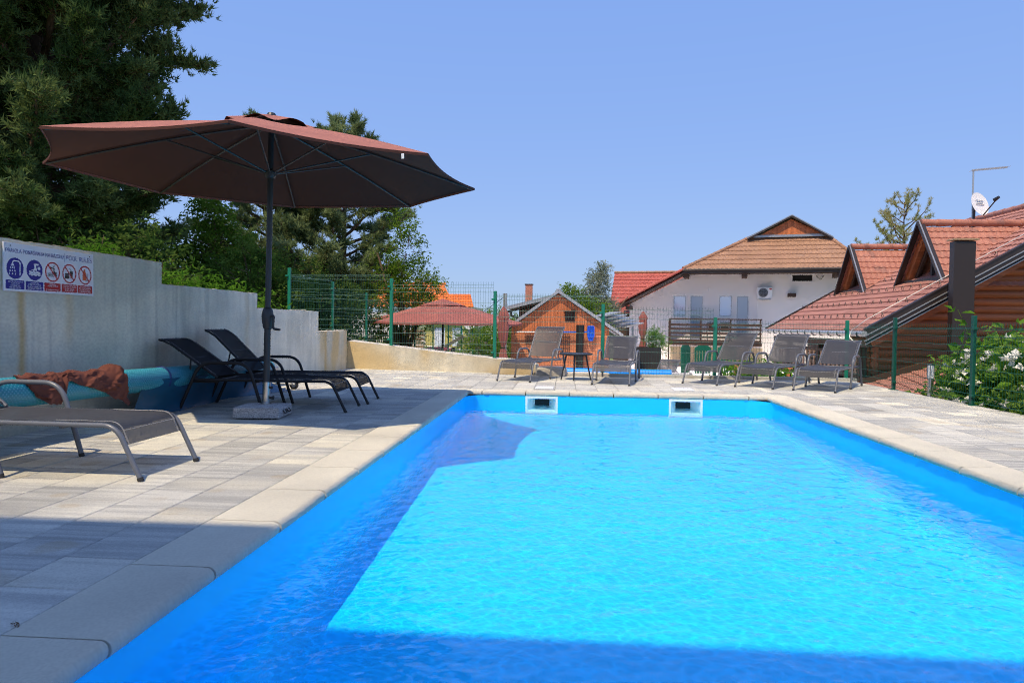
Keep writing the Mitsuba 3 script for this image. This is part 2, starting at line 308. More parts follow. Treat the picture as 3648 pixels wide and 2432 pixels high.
for k, jb in enumerate(jobs):
    w = int(rng.choice(5, p=[.3, .25, .15, .12, .18])); V, F = paver(*jb)
    if k < 300: put('paver', (V, F), PAV[w], deck)
    else: rest[w].add(V, F)
for w, m in enumerate(rest): put('paver_field', m.get(), PAV[w], deck, kind='stuff')
# coping stones with a rounded, rough nose overhanging the water
def coping(L, seed):
    """stone along +y of length L, nose towards +x at x = 0, body to x = -CW"""
    r = .026; prof = [(-CW + .003, -.05), (-CW + .003, -.002), (-CW + .006, .002)] + [(-.05, .003)] + [(-.03 + .030 * math.sin(a), -.027 + .030 * math.cos(a)) for a in np.linspace(.2, math.pi * .95, 9)] + [(-.05, -.058)]
    prof = np.array(prof); ys = np.linspace(.003, L - .003, max(3, int(L / .03))); n = len(prof)
    V = np.array([[p[0], y, p[1]] for y in ys for p in prof]); k = len(ys)
    nz = meshkit.fbm(V * [14, 9, 14] + seed * 7.1, 3) - .5
    nose = np.clip((V[:, 0] + .06) / .06, 0, 1); V[:, 0] += nz * .016 * nose; V[:, 2] += nz * .006 * nose
    V[:, 1] += np.where(np.abs(V[:, 1] - ys[0]) < 1e-6, .004, 0) * nose - np.where(np.abs(V[:, 1] - ys[-1]) < 1e-6, .004, 0) * nose
    F = [[a * n + b, (a + 1) * n + b, (a + 1) * n + (b + 1) % n, a * n + (b + 1) % n] for a in range(k - 1) for b in range(n)]
    V = np.vstack([V, V[:n].mean(0), V[-n:].mean(0)])
    T3 = [[b, (b + 1) % n, k * n] for b in range(n)] + [[(k - 1) * n + (b + 1) % n, (k - 1) * n + b, k * n + 1] for b in range(n)]
    F = np.array(F); return V, np.vstack([F[:, [0, 1, 2]], F[:, [0, 2, 3]], np.array(T3)])
def place_coping(o, along, inward, L, sd):
    V, F = coping(L, sd); A, B = np.array([*along, 0.0]), np.array([*inward, 0.0])
    W = np.array([*o, 0.0]) + V[:, 1:2] * A + V[:, :1] * B + V[:, 2:] * [0, 0, 1]
    if np.cross(B, A)[2] < 0: F = F[:, ::-1]
    put('coping_stone', (W, F), 'm_coping', deck, smooth=40)
cl = .5987
yj = 1.862 - cl
while yj < PY1 - .05:
    L = min(cl, PY1 - yj)
    if L > .05:
        place_coping((PX0, yj), (0, 1), (1, 0), L, yj); place_coping((PX1, yj), (0, 1), (-1, 0), L, yj + 50)
    yj += cl
xj = PX0 - CW + .18
place_coping((PX0 - CW, PY1), (1, 0), (0, -1), .525, 3)
xj = PX0 - CW + .525
while xj < PX1 + CW - .05:
    L = min(cl, PX1 + CW - xj); place_coping((xj, PY1), (1, 0), (0, -1), L, xj + 90); xj += cl

# ---------------------------------------------------------------- pool shell, water, skimmers
def floor_z(y): return -(.602 - .045 * (y - 3.26))
RC = .30; RF = .24; wx0, wx1, wy0, wy1 = PX0 - .022, PX1 + .022, PY0 - .022, PY1 + .022
def arc(cx, cy, a0): return [(cx, cy, math.cos(a), math.sin(a)) for a in np.radians(a0 + np.linspace(0, 90, 11))]
loop = np.array(arc(wx1 - RC, wy1 - RC, 0) + arc(wx0 + RC, wy1 - RC, 90) + arc(wx0 + RC, wy0 + RC, 180) + arc(wx1 - RC, wy0 + RC, 270))
SK = [(-.515, -.07), (1.425, 1.873)]
shell = MB(); n = len(loop)
rings = []
for t in np.linspace(0, 90, 9):                                               # wall, then a rounded cove, then the floor
    c, s = math.cos(math.radians(t)), math.sin(math.radians(t))
    rf = RF - .18 * sm(7.0, 9.2, loop[:, 1]); R = np.column_stack([loop[:, :2] + loop[:, 2:] * (RC - rf * (1 - c))[:, None], loop[:, 0]])
    R[:, 2] = floor_z(R[:, 1]) + rf * .8 * (1 - s); rings.append(R)
top = rings[0].copy(); top[:, 2] = -.05; rings = [top] + rings
shell.add(np.vstack(rings), [[a * n + k, a * n + (k + 1) % n, (a + 1) * n + (k + 1) % n, (a + 1) * n + k] for a in range(len(rings) - 1) for k in range(n) if not (a == 0 and k == 10)])
fwz = floor_z(wy1 - .001) + (RF - .18) * .8
fw = Polygon([(wx0 + RC, fwz), (wx1 - RC, fwz), (wx1 - RC, -.05), (wx0 + RC, -.05)])
for s in SK: fw = fw.difference(sbox(s[0] + .03, max(-.265, fwz + .005), s[1] - .03, -.085))
shell.mesh(extr(fw, .01, ([0, wy1, 0], [1, 0, 0], [0, 0, 1])))
fl = trimesh.creation.triangulate_polygon(Polygon(rings[-1][:, :2]), engine='earcut')
shell.add(np.column_stack([fl[0], floor_z(fl[0][:, 1])]), fl[1])
put('pool_basin', shell.get(), 'm_liner', smooth=35, kind='structure')
WZ = -.163
def water_h(x, y, seed=5, n=130):
    r = np.random.default_rng(seed); h = 0
    for k in range(n):
        lam = .036 * (8 ** r.random()); a = r.normal(.35, 1.1); s = .038 / math.sqrt(n / 12) * (lam / .08) ** -.35; kx, ky = 2 * np.pi / lam * math.cos(a + 1.57), 2 * np.pi / lam * math.sin(a + 1.57)
        h = h + s * lam / (2 * np.pi) * np.sin(kx * x + ky * y + r.random() * 6.28 + .6 * np.sin(x * 1.3 + y * .8 + k))
    gust = .35 + .9 * meshkit.fbm(np.stack([x * .9, y * .9, x * 0], -1), 2, seed=9)
    edge = sm(0, .25, np.minimum(np.minimum(x - wx0, wx1 - x), np.minimum(y - wy0, wy1 - y)))
    calm = .25 + .75 * sm(.5, 1.7, wy1 - y)
    return h * gust * (.3 + .7 * edge) * calm
wv, wf = grid(lambda u, v: (u, v, WZ + water_h(u, v)), 360, 720, (wx0 + .001, wx1 - .001), (wy0 + .001, wy1 - .001))
def painted_caustics(p, n, uv):                                     # cell pattern paints caustic light flecks into the water transmittance
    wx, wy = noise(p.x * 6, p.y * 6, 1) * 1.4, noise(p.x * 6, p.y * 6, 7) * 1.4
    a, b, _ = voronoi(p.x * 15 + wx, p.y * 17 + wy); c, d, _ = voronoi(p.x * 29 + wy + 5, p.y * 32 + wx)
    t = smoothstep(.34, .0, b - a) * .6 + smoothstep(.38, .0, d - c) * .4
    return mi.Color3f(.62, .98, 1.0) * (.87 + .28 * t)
scene['m_water'] = {'type': 'thindielectric', 'int_ior': 1.17, 'specular_transmittance': mikit.proc(painted_caustics)}
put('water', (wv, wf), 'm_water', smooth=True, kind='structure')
for s, side in zip(SK, ('left of the two white skimmer frames in the far pool wall', 'right of the two white skimmer frames in the far pool wall')):
    k = thing('pool_skimmer', side, 'skimmer', 'white skimmers in the far pool wall')
    zt, zb = -.05, -.29; y0 = wy1 - .016
    fr = Polygon([(s[0], zb), (s[1], zb), (s[1], zt), (s[0], zt)], [[(s[0] + .03, zb + .035), (s[1] - .03, zb + .035), (s[1] - .03, zt - .032), (s[0] + .03, zt - .032)]])
    put('frame', extr(fr, .014, ([0, wy1 - .001, 0], [1, 0, 0], [0, 0, 1])), 'm_white_plastic', k)
    c = (s[0] + s[1]) / 2; a = [(s[0] + .03, zt - .032), (s[1] - .03, zt - .032), (s[1] - .03, zb + .035), (s[0] + .03, zb + .035)]; b = [(c - .10, -.085), (c + .10, -.085), (c + .10, -.20), (c - .10, -.20)]
    th = MB()
    for e in range(4):
        f = (e + 1) % 4; th.quad((a[e][0], wy1, a[e][1]), (a[f][0], wy1, a[f][1]), (b[f][0], wy1 + .22, b[f][1]), (b[e][0], wy1 + .22, b[e][1]))
    put('throat', th.get(), 'm_white_plastic', k)
    put('weir_opening', MB().box((c - .10, wy1 + .221, -.21), (c + .10, wy1 + .5, -.083)).get(), 'm_dark', k)
    put('float_tab', MB().box((c - .03, wy1 + .20, -.098), (c + .03, wy1 + .217, -.088)).get(), 'm_white_plastic', k)
for (xa, xb, ya, yb), w in zip([(-.41, -.145, 9.86, 10.2), (1.608, 1.90, 10.02, 10.37)], ('in front of the small round table', 'in front of the three grouped loungers')):
    k = thing('skimmer_lid', f'cream square skimmer lid set in the paving {w}', 'skimmer lid', 'skimmer lids in the paving')
    put('lid', MB().box((xa, ya, .001), (xb, yb, .009), .003).get(), 'm_sign_white', k)

# ---------------------------------------------------------------- retaining walls
def wall_seg(y0, y1, zt, x=-4.32, th=.2, seed=0):
    m = MB(); ny = max(4, int((y1 - y0) / .05))
    ys = np.linspace(y0, y1, ny); top = zt + .012 * (meshkit.fbm(np.stack([ys * 9, ys * 0 + seed, ys * 0], -1), 3) - .5)
    zs = np.linspace(0, 1, 24)
    V = np.array([[x, y, -.03 + (t + .03) * s] for y, t in zip(ys, top) for s in zs]); V[:, 0] += .012 * (meshkit.fbm(V * [1, 3, 3] + seed, 3) - .5)
    i, j = np.meshgrid(np.arange(ny - 1), np.arange(23), indexing='ij'); q = np.stack([i * 24 + j, (i + 1) * 24 + j, (i + 1) * 24 + j + 1, i * 24 + j + 1], -1).reshape(-1, 4)
    m.add(V, q)
    f = V.reshape(ny, 24, 3)
    for e in (0, ny - 1):
        L = f[e]; B = L.copy(); B[:, 0] = x - th; m.add(np.vstack([L, B]), [[k, k + 1, 25 + k, 24 + k] for k in range(23)])
    tp = MB(); t = f[:, -1]; nx = 6
    G = np.array([[a[0] - th * s, a[1], a[2] + (.022 * (meshkit.noise(np.array([a[1] * 14, s * 5, seed])) - .3) if 0 < s < 1 else .004)] for a in t for s in np.linspace(0, 1, nx)])
    i, j = np.meshgrid(np.arange(ny - 1), np.arange(nx - 1), indexing='ij'); tp.add(G, np.stack([i * nx + j, i * nx + j + 1, (i + 1) * nx + j + 1, (i + 1) * nx + j], -1).reshape(-1, 4))
    return m, tp
w = thing('retaining_wall', 'tall grey stained concrete wall stepping down behind the loungers on the left', 'wall')
for y0, y1, z, s in [(-1.0, 7.04, 1.543, 0), (7.04, 9.33, 1.315, 3), (9.33, 11.74, 1.108, 7), (11.74, 13.34, .755, 11)]:
    a, b = wall_seg(y0, y1, z, seed=s)
    put('wall_section', a.get(), 'm_concrete', w, smooth=30); put('wall_top', b.get(), 'm_concrete_top', w, smooth=60)
w = thing('low_wall', 'low ochre stained concrete wall sloping down to the right under the green fence', 'wall')
A, B = np.array([-4.318, 13.346]), np.array([-.52, 12.72]); d = (B - A) / np.linalg.norm(B - A); nrm = np.array([-d[1], d[0]])
L = np.linalg.norm(B - A); ss = np.linspace(0, L, 90)
xs = A[0] + d[0] * ss
ztop = np.interp(xs, [-4.33, -3.41, -2.32, -1.3, -1.0, -.75, -.52], [.555, .47, .362, .272, .262, .235, .17])
def strip(off0, off1, z0, z1, nz, sd):
    V = np.array([[*(A + d * s + nrm * (off0 + (off1 - off0) * t)), a + (b - a) * t] for s, a, b in zip(ss, z0, z1) for t in np.linspace(0, 1, nz)])
    V += .013 * (meshkit.fbm(V * 6 + sd, 3)[:, None] - .5) * np.array([0, 1, 1.6])
    i, j = np.meshgrid(np.arange(len(ss) - 1), np.arange(nz - 1), indexing='ij')
    return V, np.stack([i * nz + j, (i + 1) * nz + j, (i + 1) * nz + j + 1, i * nz + j + 1], -1).reshape(-1, 4)
fa = MB(); fa.add(*strip(0, 0, ztop * 0 - .05, ztop, 12, 1)); fa.add(*strip(.3, .3, ztop, ztop * 0 - .4, 4, 2))
E_ = np.array([*B, 0]); fa.quad((*B, -.05), (*(B + nrm * .3), -.05), (*(B + nrm * .3), ztop[-1]), (*B, ztop[-1]))
put('wall_face', fa.get(), 'm_concrete', w, smooth=40)
put('wall_top', strip(0, .3, ztop + .001, ztop + .012, 7, 3), 'm_concrete_top', w, smooth=60)
def lump(c, size, seed, k=3):
    m = trimesh.creation.icosphere(subdivisions=k); v = np.array(m.vertices); v = np.sign(v) * np.abs(v) ** .45
    v *= 1 + .12 * (meshkit.fbm(v * 2.3 + seed, 3)[:, None] - .5); return v * np.array(size) / 2 + np.array(c), m.faces
k = put('concrete_block', lump((-.22, 12.52, .065), (.56, .34, .21), 3), 'm_concrete_top', smooth=50, label='rough broken concrete block at the end of the low wall', cat='concrete block')
k = put('concrete_footing', lump((.42, 12.56, .02), (.85, .3, .10), 8), 'm_concrete_top', smooth=50, label='rough low concrete footing between the block and the kerb', cat='footing')
kb = put('kerb', MB().box((-.45, 12.50, -.3), (5.16, 12.60, -.004)).get(), 'm_joint', kind='structure')
x = .80
while x < 5.1:
    put('kerb_stone', MB().box((x + .004, 12.42, -.03), (min(x + .6, 5.16) - .004, 12.50, .052), .005).get(), PAV[1], kb); x += .6
for k2 in range(9):
    yy = 12.42 - (k2 + 1) * .6
# ---------------------------------------------------------------- parasol over the left loungers
UC = np.array([-2.93, 6.53, 0.0]); UT = UC + [.045, 0, 2.86]                     # pole foot and hub
def rim(k):
    a = 4.201 - k * math.pi / 4; dx, dy = 2.012 * math.cos(a), 2.012 * math.sin(a)
    return np.array([-2.883 + dx, 6.531 + dy, 2.342 - .013 * dx + .014 * dy])
PZ = thing('parasol', 'large brown octagonal parasol on a black crank pole shading the two dark loungers', 'parasol')
def rib_pt(k, t):                                                               # t 0 hub .. 1 rim, slightly arched
    p = UT + (rim(k) - UT) * t; return p + [0, 0, .03 * math.sin(math.pi * t)]
NR, NA = 14, 13
for k in range(8):
    def surf(t, s, k=k):
        out = []
        for tt, aa in zip(np.ravel(t), np.ravel(s)):
            scal = 1 - .035 * 4 * aa * (1 - aa) * tt
            p = rib_pt(k, tt) * (1 - aa) + rib_pt((k + 1) % 8, tt) * aa
            p = UT + (p - UT) * np.array([scal, scal, 1]) + [0, 0, .012 - .028 * 4 * aa * (1 - aa) * tt * (1 - .5 * tt)]
            out.append(p)
        o = np.array(out).reshape(*np.shape(t), 3); return o[..., 0], o[..., 1], o[..., 2]
    V, F = grid(surf, NR, NA, (.10, 1.0), (0, 1))
    m = MB().add(V, F); e = V.reshape(NR, NA, 3)[-1]; m.add(np.vstack([e, e - [0, 0, .022]]), [[q, q + 1, NA + q + 1, NA + q] for q in range(NA - 1)])
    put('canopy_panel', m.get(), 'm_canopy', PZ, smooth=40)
vent = MB()
for k in range(8):
    a, b = rib_pt(k, .235), rib_pt((k + 1) % 8, .235)
    def sv(t, s):
        P = UT + [0, 0, .085] + (a + [0, 0, .05] - UT - [0, 0, .085])[None, None] * (t * (1 - s))[..., None] + (b + [0, 0, .05] - UT - [0, 0, .085])[None, None] * (t * s)[..., None]
        P = P + np.array([0, 0, 1.0]) * (.022 * np.sin(np.pi * s * 2) * t)[..., None]; return P[..., 0], P[..., 1], P[..., 2]
    vent.add(*grid(sv, 4, 9))
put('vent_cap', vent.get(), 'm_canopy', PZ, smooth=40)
put('finial', lathe([(.0, .07), (.035, .065), (.05, .04), (.05, .02), (.02, .0)], 16, UT + [0, 0, .035]), 'm_pole', PZ, smooth=40)
RUN = UC + (UT - UC) * (2.375 / 2.86)
for k in range(8):
    r = MB().tube([rib_pt(k, t) - [0, 0, .012] for t in np.linspace(.03, .985, 9)], .0105, 6); put('rib', r.get(), 'm_pole', PZ, smooth=50)
    put('strut', MB().tube([RUN + (rim(k) - UC) * [.018, .018, 0], rib_pt(k, .47) - [0, 0, .02]], .0085, 6).get(), 'm_pole', PZ, smooth=50)
put('hub', lathe([(.0, .0), (.055, 0), (.055, -.05), (.03, -.06)], 18, UT - [0, 0, .005]), 'm_pole', PZ, smooth=40)
put('runner', lathe([(.034, -.05), (.045, -.045), (.058, -.01), (.058, .02), (.03, .03)], 18, RUN), 'm_pole', PZ, smooth=40)
P_ = lambda z: UC + (UT - UC) * (z / 2.86)
put('upper_pole', MB().tube([P_(1.0), P_(2.85)], .0275, 20).get(), 'm_pole', PZ, smooth=50)
put('lower_pole', MB().tube([P_(.22), P_(1.0)], .0315, 20).get(), 'm_pole', PZ, smooth=50)
put('crank_housing', lathe([(.031, -.105), (.042, -.095), (.056, -.02), (.058, .03), (.048, .085), (.033, .108), (.028, .112)], 22, P_(.955)), 'm_pole', PZ, smooth=40)
c = P_(.955)
put('crank_handle', MB().tube(bez([c + [.045, -.03, .02], c + [.085, -.05, .03], c + [.075, -.05, -.10], c + [.155, -.07, -.108]], .025), [.014] * 14 if False else .0115, 10).get(), 'm_pole', PZ, smooth=50)
tg = rim(6) * .84 + rim(7) * .16; put('label_tag', MB().box(tg + [-.0, .03, -.06], tg + [.022, .032, -.018]).get(), 'm_white_plastic', PZ)
BZ = thing('parasol_stand', 'square speckled granite parasol base with a steel tube and carrying handles', 'parasol base')
ang = math.radians(6.5); R_ = np.array([[math.cos(ang), -math.sin(ang), 0], [math.sin(ang), math.cos(ang), 0], [0, 0, 1]])
bc = np.array([-2.905, 6.415, .063])
put('granite_block', cbox([.43, .43, .100], bc, R_, .006), 'm_granite', BZ)
put('wheel_rail', MB().mesh(cbox([.36, .34, .014], [bc[0], bc[1], .009], R_)).get(), 'm_rubber', BZ)
put('steel_tube', MB().tube([P_(.108), P_(.33)], .036, 24, False).get(), 'm_steel', BZ, smooth=50)
put('steel_collar', lathe([(.036, .0), (.06, .0), (.06, .006), (.037, .012)], 20, P_(.114)), 'm_steel', BZ, smooth=30)
put('clamp_knob', MB().tube([P_(.175) + [.03, 0, 0], P_(.175) + [.075, .0, 0]], [.008, .02], 10).get(), 'm_rubber', BZ, smooth=40)
put('clamp_knob', MB().tube([P_(.275) + [.03, 0, 0], P_(.275) + [.06, .0, 0]], [.008, .016], 10).get(), 'm_rubber', BZ, smooth=40)
for o in (-.06, .06):
    b = bc + R_ @ np.array([.216, o, .0])
    put('carry_handle', MB().tube(bez([b + [0, -.03, .02], b + [.022, -.03, -.012], b + [.022, .03, -.012], b + [0, .03, .02]], .012), .006, 8).get(), 'm_rubber', BZ, smooth=50)

# ---------------------------------------------------------------- sun loungers
def lounger(x, y, deg, alpha, label, group, fr='m_frame_grey', sl='m_sling_grey', stretch=1.0):
    k = thing('sun_lounger', label, 'sun lounger', group)
    t = math.radians(deg); O = np.array([x, y, 0.0]); U, W, Zv = np.array([math.cos(t), math.sin(t), 0]), np.array([-math.sin(t), math.cos(t), 0]), np.array([0, 0, 1.0])
    M = lambda p: O + np.asarray(p, float) @ np.stack([U * stretch, W, Zv])
    def tub(path, r, sides=12): return MB().tube(M(path), r, sides).get()
    HU, HZ = 1.325, .338; ca, sa = math.cos(math.radians(alpha)), math.sin(math.radians(alpha))
    for s in (-1, 1):
        w = s * .2885; w2 = s * .326
        put('side_rail', tub(bez([(0, w, .012), (.15, w, .318), (1.52, w, .318)], .085, 8), .0145), fr, k, smooth=50)
        put('armrest', tub(bez([(1.684, w2, .012), (1.475, w2, .497), (.985, w2, .497), (.835, w2, .012)], .13, 9), .0165), fr, k, smooth=50)
        for u, ww in ((0, w), (1.684, w2), (.835, w2)):
            put('foot_cap', tub([(u - .003, ww, 0), (u + .004, ww, .022)], .0175), 'm_rubber', k, smooth=50)
        put('rail_bracket', tub([(1.505, w, .318), (1.535, w2, .335)], .010, 8), fr, k, smooth=50)
        put('rail_bracket', tub([(.925, w, .318), (.928, w2, .318)], .010, 8), fr, k, smooth=50)
        bp = [(HU, s * .262, HZ)] + [(HU + ca * d - .00 * d, s * .262, HZ + sa * d) for d in (.3, .58)] + [(HU + ca * .66 + .018, s * .262, HZ + sa * .66 - .010), (HU + ca * .70 + .03, s * .262, HZ + sa * .70 - .022)]
        put('back_rail', tub(bp, .012), fr, k, smooth=50)
    for u, z in ((1.30, .318), (.50, .300), (.92, .302)):
        put('cross_bar', tub([(u, -.28, z), (u, .28, z)], .011, 8), fr, k, smooth=50)
    put('back_top_bar', tub([(HU + ca * .70 + .03, -.262, HZ + sa * .70 - .022), (HU + ca * .70 + .03, .262, HZ + sa * .70 - .022)], .011, 8), fr, k, smooth=50)
    sp = (HU + ca * .36, HZ + sa * .36 - .012); fu = min(1.64, HU + ca * .36 + .16)
    put('back_prop', tub(bez([(fu, -.20, .30), (sp[0], -.22, sp[1]), (sp[0], .22, sp[1]), (fu, .20, .30)], .03), .008, 8), fr, k, smooth=50)
    for s in (-1, 1):
        put('notch_rack', MB().add(M(np.array(_BV) * [.30, .006, .03] + [1.48, s * .245, .30]), _BT).add(M(np.array(_BV) * [.02, .008, .035] + [1.55, s * .245, .322]), _BT).get(), fr, k)
    # seat sling: over the front bend and down the front legs
    prof = bez([(.098, 0, .205), (.153, 0, .333), (1.31, 0, .334)], .095, 9); prof = np.vstack([prof[:-1], [[u, 0, .334] for u in np.linspace(prof[-2][0] + .05, 1.31, 12)]])
    ws = np.linspace(-.279, .279, 13)
    V = np.array([[p[0], w, p[2] - .016 * (1 - (w / .279)**2) * min(1, i / 6)] for i, p in enumerate(prof) for w in ws])
    n = len(prof); i, j = np.meshgrid(np.arange(n - 1), np.arange(12), indexing='ij'); q = np.stack([i * 13 + j, (i + 1) * 13 + j, (i + 1) * 13 + j + 1, i * 13 + j + 1], -1).reshape(-1, 4)
    put('seat_sling', (M(V), q), sl, k, smooth=True)
    bs = [(d, 0.0) for d in np.linspace(.02, .60, 9)] + [(.635, -.003), (.665, -.009), (.70, -.022)]
    bo = [0] * 9 + [.008, .016, .03]
    V = np.array([[HU + ca * d + o + sa * .014 * (1 - (w / .26)**2), w, HZ + sa * d + e + .010 - ca * .014 * (1 - (w / .26)**2)] for (d, e), o in zip(bs, bo) for w in np.linspace(-.26, .26, 13)])
    n = len(bs); i, j = np.meshgrid(np.arange(n - 1), np.arange(12), indexing='ij'); q = np.stack([i * 13 + j, (i + 1) * 13 + j, (i + 1) * 13 + j + 1, i * 13 + j + 1], -1).reshape(-1, 4)
    put('back_sling', (M(V), q), sl, k, smooth=True)
    hem = MB()
    for s in (-1, 1):
        hem.tube(M([(p[0], s * .252, p[2] + .003) for p in prof[:14]]), .0016, 4); hem.tube(M([(p[0], s * .244, p[2] + .002) for p in prof[:14]]), .0014, 4)
        hem.tube(M([(HU + ca * d, s * .238, HZ + sa * d + .0125) for d in (.03, .3, .6)]), .0016, 4)
    hem.tube(M([(prof[1][0] - .004, w, prof[1][2] + .012) for w in (-.25, .25)]), .0016, 4)
    put('stitching', hem.get(), 'm_seam', k, kind='stuff')
    return k
GL = 'sun loungers around the pool'
lounger(-.804, 10.977, 71.4, 54, 'grey lounger left of the small round table, backrest raised steepest', GL)
lounger(.729, 10.655, 80.0, 36, 'grey lounger right of the small round table, facing the pool squarely', GL)
lounger(2.177, 11.131, 55.0, 46, 'left one of the three angled grey loungers near the far right corner of the pool', GL)
lounger(2.898, 10.659, 54.6, 45, 'middle one of the three angled grey loungers, fence showing through its backrest', GL)
lounger(3.651, 10.258, 57.0, 35.5, 'right one of the three angled grey loungers, nearest the right hand fence', GL)
lounger(-2.415, 4.026, 179.0, 40.0, 'nearest grey lounger, cut off by the left edge of the photo', GL)
lounger(-2.245, 7.131, 183.5, 35.5, 'black lounger under the brown parasol, nearer of the pair', GL, 'm_frame_char', 'm_sling_black', 1.01)
lounger(-2.231, 7.876, 184.1, 45.5, 'black lounger under the brown parasol, farther of the pair', GL, 'm_frame_char', 'm_sling_black', 1.01)

# ---------------------------------------------------------------- round side table
k = thing('side_table', 'small round dark table with splayed legs between two grey loungers', 'side table')
tc = np.array([.205, 11.62, 0])
put('table_top', lathe([(0, .452), (.275, .452), (.285, .446), (.285, .434), (.275, .428), (0, .428)], 40, tc), 'm_pole', k, smooth=30)
put('top_groove', MB().beam(tc + [-.27, 0, .4535], tc + [.27, 0, .4535], .006, .003).get(), 'm_dark', k)
for a in (200, 262, 350, 95):
    d = np.array([math.cos(math.radians(a)), math.sin(math.radians(a)), 0])
    put('table_leg', MB().tube([tc + d * .26, tc + d * .17 + [0, 0, .43]], [.011, .0155], 10).get(), 'm_pole', k, smooth=50)
put('leg_ring', MB().tube([tc + np.array([.17 * math.cos(a), .17 * math.sin(a), .418]) for a in np.linspace(0, 2 * math.pi, 20)], .008, 6).get(), 'm_pole', k, smooth=50)

# ---------------------------------------------------------------- rolled pool cover on its reel
RX, RR = -3.95, .108
def rz(y): return .432 - .0235 * (y - 3.0)
def bub(p, n, uv):
    a = dr.atan2(p.z - (.432 - .0235 * (p.y - 3.0)), p.x + 3.95) * .108
    return dr.maximum(0, dr.sin(p.y * 190) * dr.sin(a * 190 + 1)) + .5 * fbm(p.y * 14, a * 14, 1, 2)
def bubc(p, n, uv):
    a = dr.atan2(p.z - (.432 - .0235 * (p.y - 3.0)), p.x + 3.95) * .108
    d = smoothstep(.1, .7, dr.sin(p.y * 190) * dr.sin(a * 190 + 1))
    return mix(mix((.006, .17, .26), (.022, .29, .37), fbm(p.y * 2.0, p.z * 9, p.x * 9, 3)), (.17, .50, .58), d * .6)
mat('m_bubble', bubc, .3, spec=.5, bump=bub, bs=.004)
RK = thing('pool_cover_reel', 'turquoise bubble pool cover rolled up on a reel in front of the concrete wall', 'pool cover reel')
def rollf(y, a):
    r = RR + .006 * (meshkit.fbm(np.stack([y * 2.5, np.cos(a), np.sin(a)], -1), 2) - .5) + .004 * np.sin(a * .5)
    return RX + r * np.cos(a), y, rz(y) + r * np.sin(a)
m = MB().add(*grid(rollf, 140, 40, (2.4, 8.85), (0, 2 * np.pi)))
put('rolled_cover', m.get(), 'm_bubble', RK, smooth=True)
put('strap', MB().tube([(RX + (RR + .003) * math.cos(a), 6.41 + .01 * math.sin(a), rz(6.41) + (RR + .003) * math.sin(a)) for a in np.linspace(0, 2 * np.pi, 40)], .011, 8, False).get(), 'm_strap', RK, smooth=50)
def tail(u, v):                                       # sheet hanging from the roll to the paving
    y = 6.0 + 2.55 * u; e = np.clip((y - 8.0) / .5, 0, 1)
    xs = RX + RR + .003 - .10 * np.sin(v * 1.57) + .03 * v * v * np.sin(y * 3.0) + .012 * np.sin(y * 11 + 3 * v) + .30 * v**3 * np.clip((y - 7.7) / .7, 0, 1); z = rz(y) * (1 - v)**1.3 + .006
    yy = y + .38 * v * np.clip((y - 7.2) / 1.3, 0, 1); return xs, yy, z
put('hanging_sheet', grid(tail, 60, 18), 'm_bubble_shaded', RK, smooth=True)
for yy in (2.5, 9.05):
    st = MB()
    for s in (-1, 1): st.tube([(RX, yy, rz(yy)), (RX + s * .27, yy, .08)], .016, 10)
    st.tube([(RX - .30, yy, .075), (RX + .30, yy, .075)], .014, 10)
    put('reel_stand', st.get(), 'm_grey_metal', RK, smooth=50)
    for s in (-1, 1):
        put('wheel', MB().tube([(RX + s * .27, yy + .02, .058), (RX + s * .27, yy + .05, .058)], .058, 20).get(), 'm_rubber', RK, smooth=50)
        put('wheel_hub', MB().tube([(RX + s * .27, yy + .012, .058), (RX + s * .27, yy + .055, .058)], .03, 14).get(), 'm_grey_metal', RK, smooth=50)
put('axle', MB().tube([(RX, 2.3, rz(2.3)), (RX, 9.15, rz(9.15))], .022, 12).get(), 'm_grey_metal', RK, smooth=50)
def cloth(u, v):
    y = 4.58 + 1.16 * u
    low = np.interp(u, [0, .05, .10, .20, .32, .36, .40, .50, .62, .74, .84, .92, 1.0], [.9, .2, -.35, -.75, -1.0, .45, .42, .15, -.15, -.5, -.95, -1.2, -1.35])
    hi = np.interp(u, [0, .1, .4, .8, .93, 1], [1.2, 2.2, 2.3, 2.5, 2.3, 2.0])
    a = hi + (low - hi) * v
    P = np.stack([u * 9, v * 5, u * 0], -1)
    w = meshkit.fbm(P * .8 + 4, 4) - .45; w = w + .55 * (.5 - np.abs(meshkit.fbm(P * 1.1 + np.stack([v * 3, u * 2, u * 0], -1) + 9, 3) - .5) * 4)
    r = RR + .012 + np.clip(.047 * w + .016 * np.sin(u * 30 + v * 8 + 5 * w), -.004, .09) * (.35 + .65 * v) + .055 * np.exp(-((u - .93) / .06)**2) * np.exp(-((v - .22) / .2)**2)
    x = RX + r * np.cos(a); z = rz(y) + r * np.sin(a)
    dn = np.clip(-a, 0, 2); x = np.where(a < 0, RX + r * (1 - .05 * dn), x); z = np.where(a < 0, rz(y) - r * dn, z)
    return x, y + .015 * w, z
cv = grid(cloth, 200, 80)
put('brown_cloth', cv, 'm_brown_cloth', smooth=True, label='crumpled brown parasol cover thrown over the turquoise cover roll', cat='cloth cover')

